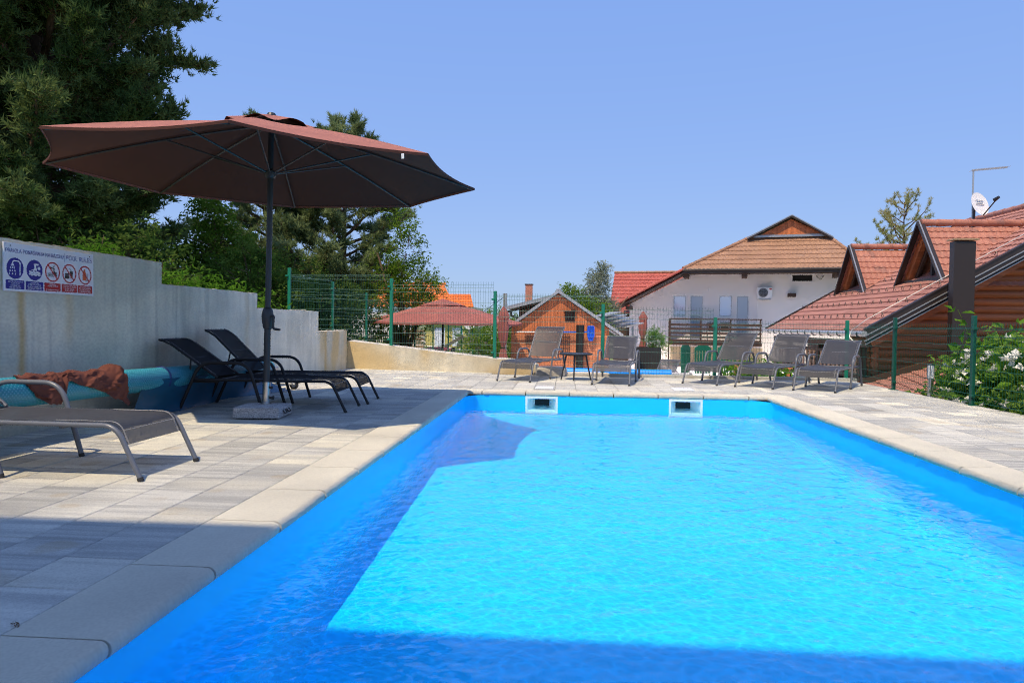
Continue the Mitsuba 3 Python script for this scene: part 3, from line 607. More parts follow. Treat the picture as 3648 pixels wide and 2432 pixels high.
# ---------------------------------------------------------------- pool rules sign
SG = thing('pool_rules_sign', 'white pool rules sign with blue and red pictograms on the concrete wall', 'sign')
SO = np.array([-4.292, 4.936, 1.138]); FX, FY = np.array([0, 1.0, 0]), np.array([0, 0, 1.0])
def on_sign(poly, name, m, lift, h=.0012, label=None): return put(name, extr(poly, h, (SO + [lift, 0, 0], FX, FY)), m, SG, label=label)
put('panel', MB().box(SO + [-.012, 0, 0], SO + [0, 1.0, .377], .001).get(), 'm_sign_white', SG)
def txt(s, h, x0, x1, z, m, name, lift=.0008, bold=False, sx=None):
    t = meshkit.text_mesh(s, h, .001, bold); v = np.array(t.vertices); w = v[:, 0].max() - v[:, 0].min()
    k = sx if sx else (x1 - x0) / w if x1 is not None else 1.0
    v[:, 0] = (v[:, 0] - v[:, 0].min()) * k; 
    if x1 is None: v[:, 0] -= w * k / 2
    P = SO + v[:, :1] * FX + [0, x0, z] + v[:, 1:2] * FY + v[:, 2:] * [1, 0, 0] + [lift, 0, 0]
    return put(name, (P, t.faces), m, SG)
txt('PRAVILA PONAŠANJA NA BAZENU', .030, .016, .628, .302, 'm_sign_blue', 'title')
on_sign(sbox(.639, .272, .642, .348), 'title_bar', 'm_sign_blue', .0003)
txt('POOL RULES', .040, .656, .976, .296, 'm_sign_blue', 'title')
for xx in (.06, .945): put('screw', MB().tube([SO + [0, xx, .352], SO + [.004, xx, .352]], .005, 10).get(), 'm_sign_black', SG)
cxs = [.108, .305, .500, .695, .888]; cz = .180; r = .083
caps = [('OBAVEZNO TUŠIRANJE PRIJE', 'ULAZA U BAZEN', 'SHOWER BEFORE', 'ENTERING THE POOL'), ('KUPANJE DJECE', 'UZ PRATNJU RODITELJA', 'CHILDREN SWIMMING ONLY', 'WITH PARENTAL SUPERVISION'),
        ('ZABRANJENO', 'SKAKANJE U BAZEN', '', 'NO JUMPING IN THE POOL'), ('ZABRANJENO UNOŠENJE HRANE', 'I PIĆA NA PODRUČJE BAZENA', 'NO FOOD OR DRINKS', 'IN THE POOL AREA'), ('NE ULAZITI NAMAZANI U', 'BAZEN S ULJIMA ZA SUNČANJE', 'DO NOT ENTER THE POOL', 'IF WEARING SUNSCREEN')]
def wave(x0, x1, z, am, th, n=3):
    xs = np.linspace(x0, x1, 40); return LineString([(x, z + am * math.sin((x - x0) / (x1 - x0) * n * 2 * math.pi)) for x in xs]).buffer(th, cap_style=2)
for i, (cx, cp) in enumerate(zip(cxs, caps)):
    m = 'm_sign_blue' if i < 2 else 'm_sign_red'; C = Point(cx, cz)
    if i < 2: on_sign(C.buffer(r, 48), 'blue_disc', m, .0003)
    on_sign(sbox(cx - .083, .026, cx + .083, .080).buffer(.008), 'caption_plate', m, .0003)
    for l, s in enumerate(cp):
        if s: txt(s, .0085 if len(s) < 24 else .0075, cx, None, .0715 - l * .0142 - (.003 if l > 1 else 0), 'm_sign_white', 'caption', lift=.0016, sx=min(.95, .160 / (len(s) * .0068)))
    P = lambda *q: Polygon([(cx + a, cz + b) for a, b in q])
    if i == 0:
        on_sign(LineString([(cx - .028, cz + .035), (cx - .028, cz + .045), (cx - .015, cz + .058), (cx + .030, cz + .058), (cx + .046, cz + .045), (cx + .046, cz - .055)]).buffer(.0045, cap_style=2), 'shower_symbol', 'm_sign_white', .0016)
        on_sign(P((-.036, .035), (-.020, .035), (-.010, .018), (-.046, .018)), 'shower_symbol', 'm_sign_white', .0018)
        for a in range(3):
            for b in range(3): on_sign(Point(cx - .028 + (a - 1) * (.017 + .006 * b), cz + .002 - b * .024).buffer(.0055, 4).union(Polygon([(cx - .0325 + (a - 1) * (.017 + .006 * b), cz + .004 - b * .024), (cx - .0235 + (a - 1) * (.017 + .006 * b), cz + .004 - b * .024), (cx - .028 + (a - 1) * (.017 + .005 * b), cz + .014 - b * .024)])), 'water_drop', 'm_sign_white', .0016)
    if i == 1:
        on_sign(P((-.038, .0), (-.002, .014), (-.010, .050), (.040, .054), (.042, .042), (.010, .038), (.018, .012), (.026, -.006), (.008, -.002), (-.01, -.006)), 'swimmer_symbol', 'm_sign_white', .0016)
        on_sign(Point(cx + .044, cz + .018).buffer(.0135, 20), 'swimmer_symbol', 'm_sign_white', .0018)
        for z in (-.018, -.036): on_sign(wave(cx - .058, cx + .058, cz + z, .004, .007), 'wave_symbol', 'm_sign_white', .0016)
    if i == 2:
        on_sign(P((.010, .000), (.046, .000), (.046, -.040), (.010, -.012)), 'diver_symbol', 'm_sign_black', .0006)
        on_sign(LineString([(cx - .018, cz + .035), (cx + .000, cz + .030), (cx + .020, cz + .026), (cx + .012, cz + .012), (cx + .022, cz + .002)]).buffer(.0045), 'diver_symbol', 'm_sign_black', .0007)
        on_sign(LineString([(cx + .004, cz + .032), (cx + .016, cz + .050)]).buffer(.0035).union(Point(cx - .022, cz + .036).buffer(.0065)), 'diver_symbol', 'm_sign_black', .0009)
        for z in (-.012, -.024, -.036): on_sign(wave(cx - .056, cx + .012, cz + z, .004, .0020), 'wave_symbol', 'm_sign_black', .0006)
    if i == 3:
        on_sign(P((.006, .022), (.044, .022), (.036, -.038), (.014, -.038)), 'drink_symbol', 'm_sign_black', .0006)
        on_sign(LineString([(cx + .022, cz + .02), (cx + .006, cz + .046)]).buffer(.002), 'drink_symbol', 'm_sign_black', .0009)
        for z, t in ((.0, .006), (-.016, .004), (-.030, .006)): on_sign(sbox(cx - .050, cz + z - t - .005, cx - .003, cz + z + t - .005).buffer(.002), 'food_symbol', 'm_sign_black', .0006)
    if i == 4:
        on_sign(P((-.028, .020), (-.018, .034), (-.012, .052), (.000, .052), (.002, .034), (.012, .020), (.014, -.045), (-.028, -.045)), 'bottle_symbol', 'm_sign_orange', .0006)
        on_sign(P((.018, .016), (.044, .016), (.038, -.05), (.020, -.05)).union(Point(cx + .016, cz - .048).buffer(.008)), 'glass_symbol', 'm_sign_orange' if False else 'm_grey_metal', .0005)
    if i > 1:
        on_sign(C.buffer(r, 48).difference(C.buffer(r - .011, 48)), 'red_ring', m, .0010)
        on_sign(LineString([(cx - .052, cz + .055), (cx + .052, cz - .055)]).buffer(.0055, cap_style=2), 'red_slash', m, .0013)
# ---------------------------------------------------------------- green mesh fences
def mesh_panel(parent, a, b, zb, zt, bend=.03, r=.0023, mt='m_wire'):
    a, b = np.array(a, float), np.array(b, float); L = np.linalg.norm(b - a); d = (b - a) / L; nr = np.array([d[1], -d[0]])
    m = MB(); n = int(L / .05); s0 = .035
    zs = []
    for z in np.arange(zb + .02, zt - .01, .20): zs.append(z)
    if zt - zs[-1] > .06: zs.append(zt - .03)
    hb = {0, len(zs) // 2, len(zs) - 2} if len(zs) > 3 else {0}
    prof = [(zb, 0)]
    for i, z in enumerate(zs):
        prof.append((z, 0))
        if i in hb and i + 1 < len(zs): prof += [(z + .045, bend), (z + .09, 0)]
    prof.append((zt + .03, 0))
    for s in np.linspace(s0, L - s0, n):
        p = a + d * s; m.tube([(*(p + nr * o), z) for z, o in prof], r, 3, False)
    hm = MB()
    for i, z in enumerate(zs):
        for zz, o in [(z, 0)] + ([(z + .09, 0)] if i in hb and i + 1 < len(zs) else []):
            hm.tube([(*(a + d * s0 + nr * o), zz), (*(b - d * s0 + nr * o), zz)], r * 1.3, 4, False)
    k = put('mesh_panel', m.get(), mt, parent, kind='stuff')
    put('cross_wires', hm.get(), 'm_wire_glint' if mt == 'm_wire' else mt, k, kind='stuff')
def post(parent, x, y, zb, zt, ang=0.0, mt='m_green_post'):
    c, s = math.cos(ang), math.sin(ang); R = np.array([[c, -s, 0], [s, c, 0], [0, 0, 1]])
    put('post', cbox([.06, .042, zt - zb], (x, y, (zt + zb) / 2), R, .004), mt, parent)
    put('base_plate', cbox([.13, .10, .008], (x, y, zb + .004), R), mt, parent)
    for z in (zb + .12, zt - .16): put('clip', cbox([.05, .05, .035], (x - .03 * c - .01, y - .03, z), R, .004), mt, parent)
aA = math.atan2(-.166, 1)
f = thing('mesh_fence', 'green mesh fence stepping down along the low ochre wall and far kerb', 'fence')
PA = [(-5.60, 13.56, .95, 2.013), (-3.42, 13.20 + .12, .475, 1.80), (-1.318, 12.847 + .12, .262, 1.554), (.705, 12.56, -.1, 1.316), (2.72, 12.57, -.1, 1.10), (5.03, 12.59, -.1, 1.075)]
for i, p in enumerate(PA): post(f, *p, ang=aA if i < 3 else 0)
for i, (zb, zt) in enumerate([(.56, 1.87), (.31, 1.70), (.16, 1.475), (.03, 1.245), (.03, 1.02)]): mesh_panel(f, PA[i][:2], PA[i + 1][:2], zb, zt, .0 if i < 1 else .02, r=.0017 if i < 1 else .0023)
f = thing('mesh_fence', 'green mesh fence with shade in its colour, right of the paving, in front of the bushes', 'fence')
PR = [(5.06, 10.89, 0, 1.106), (5.05, 8.85, 0, 1.111), (5.05, 6.82, 0, 1.11)]
for p in PR: post(f, *p, ang=math.pi / 2, mt='m_green_shaded')
for a, b in zip([(5.06, 12.56)] + PR[:2], PR): mesh_panel(f, a[:2], b[:2], .03, .985, mt='m_green_shaded')
f = thing('mesh_fence', 'green wire mesh fence running away down the slope behind the low wall', 'fence')
PB = [(-5.60, 13.62)] + [(-5.412 + .188 * (k), 13.1 + 2 * k) for k in range(1, 10)]
zB = [None, .72, .42, .15, -.05, -.2, -.35, -.45, -.55, -.65]; tB = [1.95, 1.835, 1.68, 1.498, 1.33, 1.18, 1.05, .94, .84, .74]
for k in range(1, 10): post(f, *PB[k], zB[k], tB[k], ang=math.pi / 2)
for k in range(9): mesh_panel(f, PB[k], PB[k + 1], (zB[k + 1] + .02), tB[k + 1] - .02 + (.05 if k == 0 else 0), .0, r=.0018)

# ---------------------------------------------------------------- roof tile courses
def tile_roof(parent, O, E, S, width, length, course, mt, left=None, right=None, period=.24, amp=.022, step=.035, sub=4):
    O, E, S = (np.asarray(q, float) for q in (O, E, S)); E, S = E / np.linalg.norm(E), S / np.linalg.norm(S); N = np.cross(E, S); N = N if N[2] > 0 else -N
    v0 = 0.0
    while v0 < length - .02:
        v1 = min(v0 + course, length)
        l0, r0 = (left(v0) if left else 0), (right(v0) if right else width); l1, r1 = (left(v1) if left else 0), (right(v1) if right else width)
        if r0 - l0 > .05:
            n = max(2, int((r0 - l0) / period * sub)); t = np.linspace(0, 1, n)
            rows = []
            for (l, r, v, lift) in ((l0, r0, v0 - .015, -.01), (l0, r0, v0 - .02, step), (l0 + (l1 - l0) * .5, r0 + (r1 - r0) * .5, (v0 + v1) / 2, step * .5), (l1, r1, v1, .002)):
                u = l + (max(r, l + .01) - l) * t
                h = lift + (amp * (np.abs(np.sin(np.pi * u / period)) - .3) if lift > -.005 else 0)
                vv = v - (.02 * (1 - np.abs(np.sin(np.pi * u / period))) if v < v0 else 0)
                rows.append(O + u[:, None] * E + np.broadcast_to(np.atleast_1d(vv), u.shape)[:, None] * S + np.broadcast_to(np.atleast_1d(h), u.shape)[:, None] * N)
            V = np.vstack(rows); F = [[a * n + b, a * n + b + 1, (a + 1) * n + b + 1, (a + 1) * n + b] for a in range(3) for b in range(n - 1)]
            put('tile_course', (V, np.array(F)), mt, parent)
        v0 = v1
def ridge_caps(parent, a, b, mt, r=.075, L=.38):
    a, b = np.asarray(a, float), np.asarray(b, float); D = np.linalg.norm(b - a); n = max(1, round(D / L)); d = (b - a) / D
    for k in range(n):
        p, q = a + d * (D * k / n - .02), a + d * (D * (k + 1) / n)
        put('ridge_tile', MB().tube([p, q], [r * 1.08, r * .92], 10).get(), mt, parent, smooth=50)

# ---------------------------------------------------------------- white house at the far end
HW = np.array([3.193, 34.0, 0.0]); th = math.radians(13); HD, HB, HZ3 = np.array([math.cos(th), -math.sin(th), 0]), np.array([math.sin(th), math.cos(th), 0]), np.array([0, 0, 1.0])
def h(s, t, z): return HW + HD * s + HB * t + HZ3 * z
Rh = np.stack([HD, HB, HZ3], 1)
def hbox(s0, s1, t0, t1, z0, z1, c=0.0): return cbox([s1 - s0, t1 - t0, z1 - z0], h((s0 + s1) / 2, (t0 + t1) / 2, (z0 + z1) / 2), Rh, c)
WH = thing('house', 'white rendered house with a tan tiled half hipped roof and a slatted wooden balcony', 'house')
OPEN = [('window', 2.07, 2.74, 1.38, 2.43, 'm_sky_curtain'), ('balcony_door', 2.86, 3.51, .22, 2.43, 'm_sky_curtain_dark'), ('window', 4.19, 4.83, 1.38, 2.43, 'm_sky_curtain'), ('balcony_door', 4.98, 5.57, .22, 2.42, 'm_sky_curtain_dark')]
fp = Polygon([(0, -.05), (0, 1.98), (2.62, 3.30), (2.62, 3.42), (9.9, 3.42), (9.9, -.05)])
for _, a, b, c, d, _m in OPEN: fp = fp.difference(sbox(a, c, b, d))
fp = fp.difference(sbox(7.42, 3.06, 8.29, 3.36))
put('front_wall', extr(fp, .25, (h(0, .25, 0), HD, HZ3)), 'm_white_wall', WH)
put('ground_floor_wall', hbox(0, 2.0, .004, .3, -3.5, -.052), 'm_white_wall', WH)
put('ground_floor_wall', hbox(2.004, 6.2, .004, .3, -3.5, -.052), 'm_cream_wall', WH)
put('ground_floor_wall', hbox(6.204, 9.9, .004, .3, -3.5, -.052), 'm_white_wall', WH)
put('side_wall', hbox(0, .25, .252, 8, -3.5, 1.9), 'm_white_wall', WH); put('side_wall', hbox(9.65, 9.9, .252, 8, -3.5, 3.3), 'm_white_wall', WH)
put('dark_loft', hbox(7.3, 8.4, .26, .6, 2.95, 3.4), 'm_dark', WH)
for nm, a, b, c, d, cm in OPEN:
    k = put(nm, extr(sbox(a, c, b, d).difference(sbox(a + .055, c + .055, b - .055, d - .055)), .07, (h(0, .12, 0), HD, HZ3)), 'm_white_plastic', WH)
    put('gasket', extr(sbox(a + .05, c + .05, b - .05, d - .05).difference(sbox(a + .075, c + .075, b - .075, d - .075)), .02, (h(0, .06, 0), HD, HZ3)), 'm_grey_metal', k)
    put('pane', hbox(a + .05, b - .05, .095, .099, c + .05, d - .05), 'm_glass', k)
    put('sky_curtain', hbox(a + .03, b - .03, .155, .17, c + .03, d - .03), cm, k)
    put('reveal', hbox(a - .05, b + .05, -.012, .0, d, d + .05), 'm_white_plastic', k)
    if nm == 'window': put('sill', hbox(a - .04, b + .04, -.06, .06, c - .045, c - .002, .005), 'm_white_plastic', k)
# half hipped front: eave at t = -1.4, top at t = .9
eL, eR, tL, tR = h(2.63, -1.4, 3.55), h(10.35, -1.4, 3.55), h(5.61, .9, 5.2), h(8.95, .9, 5.2)
Sv = (h(0, .9, 5.2) - h(0, -1.4, 3.55)); SL = np.linalg.norm(Sv)
tile_roof(WH, eL, HD, Sv, 7.72, SL, .40, 'm_tile_tan', period=.20, left=lambda v: v / SL * 2.98, right=lambda v: 7.72 - v / SL * 1.40)
ridge_caps(WH, eL + [0, 0, .04], tL + [0, 0, .04], 'm_tile_tan', .085, .36); ridge_caps(WH, eR + [0, 0, .04], tR + [0, 0, .04], 'm_tile_tan', .085, .36)
put('front_soffit', MB().mesh(hbox(2.5, 10.35, -1.38, .0, 3.40, 3.44)).get(), 'm_dark_wood', WH)
put('eave_fascia', hbox(2.62, 10.4, -1.43, -1.39, 3.36, 3.56), 'm_brown_metal', WH)
put('gutter', MB().tube([h(2.6, -1.48, 3.50), h(10.4, -1.48, 3.50)], .06, 10).get(), 'm_brown_metal', WH, smooth=50)
put('roof_underlay', MB().quad(h(2.7, -1.35, 3.52), h(10.3, -1.35, 3.52), h(8.9, .9, 5.14), h(5.66, .9, 5.14)).get(), 'm_dark', WH)
# main roof planes behind, gablet on top
AP = (7.38, 6.13)
for sgn, se, ze in ((-1, 5.45, 5.12), (1, 9.15, 5.06)):
    m = MB(); m.add([h(AP[0], .55, AP[1]), h(AP[0], 9, AP[1]), h(se, 9, ze), h(se, .55, ze)], [[0, 1, 2, 3]]); put('gablet_roof', m.get(), 'm_tile_tan', WH)
    m = MB().beam(h(AP[0] + .0, .52, AP[1] - .02), h(se - sgn * .12 * -1 if False else se, .52, ze - .03), .06, .17, HB); put('gablet_fascia', m.get(), 'm_brown_metal', WH)
    put('gablet_trim', MB().beam(h(AP[0], .47, AP[1] + .03), h(se + sgn * .03, .47, ze + .03), .05, .05, HB).get(), 'm_grey_metal', WH)
put('roof_plane', MB().quad(h(AP[0], .9, AP[1] - .02), h(AP[0], 9, AP[1] - .02), h(2.63, 9, 3.6), h(2.63, -1.3, 3.56)).quad(h(AP[0], .9, AP[1] - .02), h(AP[0], 9, AP[1] - .02), h(10.4, 9, 3.6), h(10.4, -1.3, 3.56)).get() if False else MB().quad(h(AP[0], 1.0, AP[1] - .05), h(AP[0], 9, AP[1] - .05), h(2.8, 9, 3.6), h(2.8, 1.0, 3.6)).quad(h(AP[0], 1.0, AP[1] - .05), h(AP[0], 9, AP[1] - .05), h(10.4, 9, 3.6), h(10.4, 1.0, 3.6)).get(), 'm_tile_tan', WH)
gp = Polygon([(6.0, 5.28), (8.75, 5.28), (7.38, 6.0)])
for k2 in range(14):
    b = gp.intersection(sbox(6.0 + k2 * .2, 5, 6.195 + k2 * .2, 6.2))
    if b.area > .002: put('gablet_board', extr(b, .03, (h(0, .70, 0), HD, HZ3)), 'm_board_v', WH)
put('gablet_sill', hbox(5.7, 9.0, .62, .92, 5.17, 5.28), 'm_grey_metal', WH)
# lower front slope on the left (verge) and the red wing roof behind it
m = MB().beam(h(-.36, -1.36, 1.80), h(2.72, -1.36, 3.42), .06, .24, HB); put('verge_board', m.get(), 'm_brown_metal', WH)
put('verge_slab', MB().quad(h(-.40, -1.4, 1.93), h(2.68, -1.4, 3.55), h(2.68, .6, 3.55), h(-.40, .6, 1.93)).quad(h(-.36, -1.38, 1.78), h(2.72, -1.38, 3.40), h(2.72, .0, 3.40), h(-.36, .0, 1.78)).get(), 'm_dark_wood', WH)
ridge_caps(WH, h(-.42, -1.40, 1.95), h(2.66, -1.40, 3.57), 'm_tile_wing', .065, .36)
WS = h(0, 3.5, 3.76) - h(0, .62, 1.55)
tile_roof(WH, h(-1.12, .62, 1.55), HD, WS, 4.6, np.linalg.norm(WS), .33, 'm_tile_wing', period=.22, left=lambda v: -.05 * v)
ridge_caps(WH, h(-1.3, 3.5, 3.80), h(3.4, 3.5, 3.80), 'm_tile_tan', .075, .42)
put('wing_wall', hbox(-.9, .0, .9, 8, -3.5, 1.7), 'm_dark_wood', WH)
for s in (2.72, 5.32, 9.2): put('rafter_end', hbox(s - .11, s + .11, -1.30, .0, 3.19, 3.395), 'm_dark_wood', WH)
put('rafter_end', hbox(-.02, .16, -1.2, .0, 1.70, 1.86), 'm_dark_wood', WH)
put('drain_pipe', MB().tube(bez([h(-.45, -1.35, 1.70), h(-.42, -1.3, 1.55), h(.20, -.12, 1.12), h(.22, -.10, -3.3)], .2), .055, 10).get(), 'm_grey_metal', WH, smooth=50)
put('wooden_bracket', hbox(7.22, 7.56, -.42, 0, 2.33, 2.49), 'm_dark_wood', WH)
put('wall_lamp', MB().tube([h(3.74, 0, 2.70), h(3.74, -.10, 2.70)], [.075, .06], 14).get(), 'm_white_plastic', WH, smooth=50)
put('cable', MB().tube([h(8.4, -.05, 3.3), h(8.6, -.1, 3.12), h(8.75, -.05, 3.3)], .012, 5).get(), 'm_dark', WH)
AC = thing('air_conditioner', 'white outdoor air conditioner unit with round grille on the white house wall', 'air conditioner')
put('casing', hbox(5.90, 6.56, -.33, -.03, 2.26, 2.77, .02), 'm_white_plastic', AC)
put('fan_opening', MB().tube([h(6.16, -.325, 2.515), h(6.16, -.335, 2.515)], .205, 24).get(), 'm_dark', AC)
for q in (.205, .15, .09): put('grille_ring', MB().tube([h(6.16 + q * math.cos(a), -.342, 2.515 + q * math.sin(a)) for a in np.linspace(0, 2 * math.pi, 24)], .010, 5, False).get(), 'm_grey_metal', AC)
put('grille_bar', MB().beam(h(5.96, -.345, 2.515), h(6.36, -.345, 2.515), .01, .012).get(), 'm_grey_metal', AC); put('grille_bar', MB().beam(h(6.16, -.345, 2.315), h(6.16, -.345, 2.715), .01, .012, HB).get(), 'm_grey_metal', AC)
put('badge', hbox(6.42, 6.53, -.334, -.331, 2.66, 2.72), 'm_sign_red', AC)
put('wall_bracket', hbox(5.98, 6.5, -.33, 0, 2.20, 2.255), 'm_grey_metal', AC); put('pipe', MB().tube([h(5.92, -.05, 2.3), h(5.92, -.04, .3)], .018, 6).get(), 'm_white_plastic', AC)
# balcony
tb = -1.4
put('balcony_floor', hbox(2.0, 6.1, tb, -.002, .06, .19), 'm_dark_wood', WH)
put('balcony_rail', hbox(2.02, 6.1, tb - .05, tb + .06, 1.235, 1.285), 'm_dark_wood', WH)
for i, z in enumerate((1.0, .815, .615, .44, .275)): put('balcony_slat', hbox(2.06, 6.08, tb - .045, tb - .015, z - .048 - (.02 if i == 4 else 0), z + .048), 'm_dark_wood', WH)
for s in (2.08, 3.45, 4.75, 6.03): put('balcony_post', hbox(s - .03, s + .03, tb - .013, tb + .04, .06, 1.234), 'm_dark_wood', WH)
for i, z in enumerate((1.0, .815, .615, .44, .275)): put('balcony_slat', hbox(2.03, 2.05, tb + .06, -.02, z - .048, z + .048), 'm_dark_wood', WH)
put('balcony_post', hbox(2.0, 2.06, tb + .02, tb + .08, -3.5, 1.234), 'm_dark_wood', WH)
for s in (3.72, 4.28):
    k = thing('balcony_chair', 'black plastic chair on the balcony, ' + ('left' if s < 4 else 'right') + ' of the two', 'chair', 'black chairs on the balcony')
    put('backrest', MB().tube(bez([h(s - .02, -.75, .55), h(s, -.68, 1.12), h(s + .44, -.68, 1.12), h(s + .46, -.75, .55)], .1), .02, 8).mesh(hbox(s + .05, s + .39, -.72, -.70, .72, 1.08)).get(), 'm_dark', k)
    put('seat', hbox(s - .02, s + .46, -1.18, -.74, .60, .64, .01), 'm_dark', k)
    for a in (0, .42):
        for b in (-1.16, -.78): put('leg', hbox(s + a, s + a + .03, b, b + .03, .19, .60), 'm_dark', k)

# ---------------------------------------------------------------- small wooden garden house
SH = thing('garden_house', 'small orange wooden garden house with a grey metal gable roof', 'garden house')
yS = 20.0
gw = Polygon([(-1.55, -.95), (1.30, -.95), (1.30, .90), (-.18, 1.84), (-1.55, .88)])
put('inner_wall', extr(gw, .1, ((0, yS + .14, 0), [1, 0, 0], [0, 0, 1])), 'm_dark_wood', SH)
wnd = sbox(.04, 1.05, .29, 1.30)
for k2 in range(30):
    b = gw.intersection(sbox(-1.55 + k2 * .097, .64, -1.55 + k2 * .097 + .092, 2)).difference(wnd)
    for g in getattr(b, 'geoms', [b]):
        if g.area > .002: put('wall_board', extr(g, .022 + .004 * (k2 % 2), ((0, yS + .03, 0), [1, 0, 0], [0, 0, 1])), 'm_board_v', SH)
for k2 in range(25):
    z = .635 - (k2 + 1) * .064
    put('siding_board', MB().box((-1.56, yS - .02 + .004 * (k2 % 2), z), (1.31, yS + .03, z + .061), .008).get(), 'm_board_h', SH)
put('window_frame', extr(sbox(.02, 1.03, .31, 1.32).difference(wnd), .04, ((0, yS + .02, 0), [1, 0, 0], [0, 0, 1])), 'm_dark_wood', SH)
put('window_shade', MB().box((-.02, yS - .10, 1.31), (.34, yS + .01, 1.335)).get(), 'm_dark', SH)
put('window_pane', MB().box((.04, yS + .05, 1.05), (.29, yS + .055, 1.30)).get(), 'm_glass', SH); put('window_curtain', MB().box((.04, yS + .10, 1.05), (.29, yS + .11, 1.16)).get(), 'm_gravel', SH)
for (xe, ze) in ((-1.66, .82), (1.69, .64)):
    put('roof_sheet', MB().beam((-.18, yS + 1.5, 1.90), (xe, yS + 1.5, ze), 3.16, .05, (0, 1, 0) if False else (0, 0, 1)).get(), 'm_grey_metal', SH)
    for o, hh, mt in ((-.115, .075, 'm_zinc'), (-.09, .04, 'm_grey_metal')):
        put('verge_trim', MB().beam((-.18, yS + o, 1.90 - (.03 if o > -.1 else 0)), (xe, yS + o, ze - (.03 if o > -.1 else 0)), .05, hh, (0, 0, 1)).get(), mt, SH)
    put('verge_soffit', MB().beam((-.18, yS - .025, 1.845), (xe, yS - .025, ze - .06), .10, .03, (0, 0, 1)).get(), 'm_dark_wood', SH)
put('ridge_cap', MB().beam((-.18, yS - .13, 1.945), (-.18, yS + 3, 1.945), .14, .04).get(), 'm_zinc', SH)
# dormer roof at the back left, chimney, lean-to sheets on the right
put('rear_roof', MB().beam((-1.78, yS + 1.7, 1.43), (-.35, yS + 1.7, 1.80), 2.0, .06).get(), 'm_grey_metal', SH)
put('rear_fascia', MB().beam((-1.80, yS + .66, 1.38), (-.42, yS + .66, 1.735), .05, .07).get(), 'm_zinc', SH)
put('rear_soffit', MB().beam((-1.74, yS + 1.0, 1.31), (-.5, yS + 1.0, 1.64), .6, .05).get(), 'm_dark_wood', SH)
for k2 in range(9): put('rear_slat', MB().box((-1.38 + k2 * .085, yS + 1.0, .85), (-1.325 + k2 * .085, yS + 1.04, 1.36 + k2 * .022)).get(), 'm_pale_wood', SH)
put('rear_wall', MB().box((-1.40, yS + 1.1, .5), (-.5, yS + 1.2, 1.5)).get(), 'm_dark_wood', SH)
put('rear_drain', MB().tube(bez([(-1.62, yS + .8, 1.30), (-1.62, yS + .8, 1.18), (-1.36, yS + .95, 1.10)], .08), .03, 8).get(), 'm_brown_metal', SH, smooth=50)
ck = put('chimney', MB().box((-1.24, yS + 1.55, 1.5), (-1.02, yS + 1.8, 2.17)).get(), 'm_tile_dormer', SH); put('chimney_cap', MB().box((-1.26, yS + 1.53, 2.171), (-1.0, yS + 1.82, 2.20)).get(), 'm_brown_metal', SH)
for k2 in range(5):
    a = np.array([1.05 + .16 * k2, yS + .9 - .08 * k2, 1.20 - .08 * k2]); put('lean_to_sheet', MB().beam(a, a + [.52, .25, .13], .7, .03).get(), 'm_grey_metal' if k2 % 2 else 'm_zinc', SH)
put('flue_pipe', MB().tube([(.455, yS - .35, -.95), (.455, yS - .35, .93)], .112, 20).get(), 'm_dark', SH, smooth=50)
def rack(x0, x1, z0, z1):
    m = MB()
    for x in np.linspace(x0, x1, 6): m.tube([(x, yS - .06, z0), (x, yS - .06, z1)], .007, 4)
    for z in np.linspace(z0, z1, 6): m.tube([(x0, yS - .06, z), (x1, yS - .06, z)], .007, 4)
    put('wire_rack', m.get(), 'm_pole', SH)
rack(-1.12, -.88, .36, .66); rack(-.12, .16, .12, .66)
k = thing('pool_net', 'blue leaf skimmer net on a white pole fixed across the orange garden house', 'pool net')
put('pole', MB().tube([(-1.38, yS - .16, .70), (-.2, yS - .16, .715)], .018, 10).get(), 'm_white_plastic', k, smooth=50); put('pole_end', MB().tube([(-.2, yS - .16, .715), (.70, yS - .16, .727)], .020, 10).get(), 'm_navy_plastic', k, smooth=50)
put('hoop', MB().tube([(.77 + .095 * np.sign(math.cos(a)) * abs(math.cos(a))**.35, yS - .17, .735 + .165 * np.sign(math.sin(a)) * abs(math.sin(a))**.35) for a in np.linspace(0, 2 * math.pi, 40)], .014, 8, False).get(), 'm_navy_plastic', k, smooth=50)
put('net_bag', MB().add(*grid(lambda u, v: (.77 + .088 * (2 * u - 1) * (1 - .5 * np.clip(v - .75, 0, 1) * 4 * (1 if True else 0) * .6), yS - .175 + .05 * np.sin(np.pi * u) * np.sin(np.pi * v) + .012 * np.sin(u * 22), .89 - .42 * v), 16, 16)).get(), 'm_navy_plastic', k, smooth=True)

# ---------------------------------------------------------------- log house on the right
LH = thing('log_house', 'log house on the right with a red tiled roof and two steep triangular dormers', 'log house')
ex, ez, sl = 6.61, .885, .5825; rx, rzz = 12.35, 4.228; y0, y1 = 15.5, 22.76
Sd = np.array([1, 0, sl]); LEN = math.hypot(rx - ex, rzz - ez)
tile_roof(LH, (ex, y1, ez), (0, -1, 0), Sd, y1 - y0, LEN, .275, 'm_tile_red', period=.165, amp=.016, step=.028)
put('roof_deck', MB().quad((ex, y0 + .01, ez - .03), (ex, y1, ez - .03), (rx, y1, rzz - .03), (rx, y0 + .01, rzz - .03)).quad((rx, y0, rzz - .02), (rx, y1, rzz - .02), (rx + 6, y1, ez), (rx + 6, y0, ez)).get(), 'm_dark_wood', LH)
ridge_caps(LH, (rx, y0, rzz + .03), (rx, y1, rzz + .03), 'm_tile_red', .10, .40)
U3 = np.array([1, 0, sl]) / math.hypot(1, sl)
put('verge_board', MB().beam((ex - .05, y0 - .02, ez - .10), (rx, y0 - .02, rzz - .10), .045, .20, (0, 0, 1)).get(), 'm_brown_metal', LH)
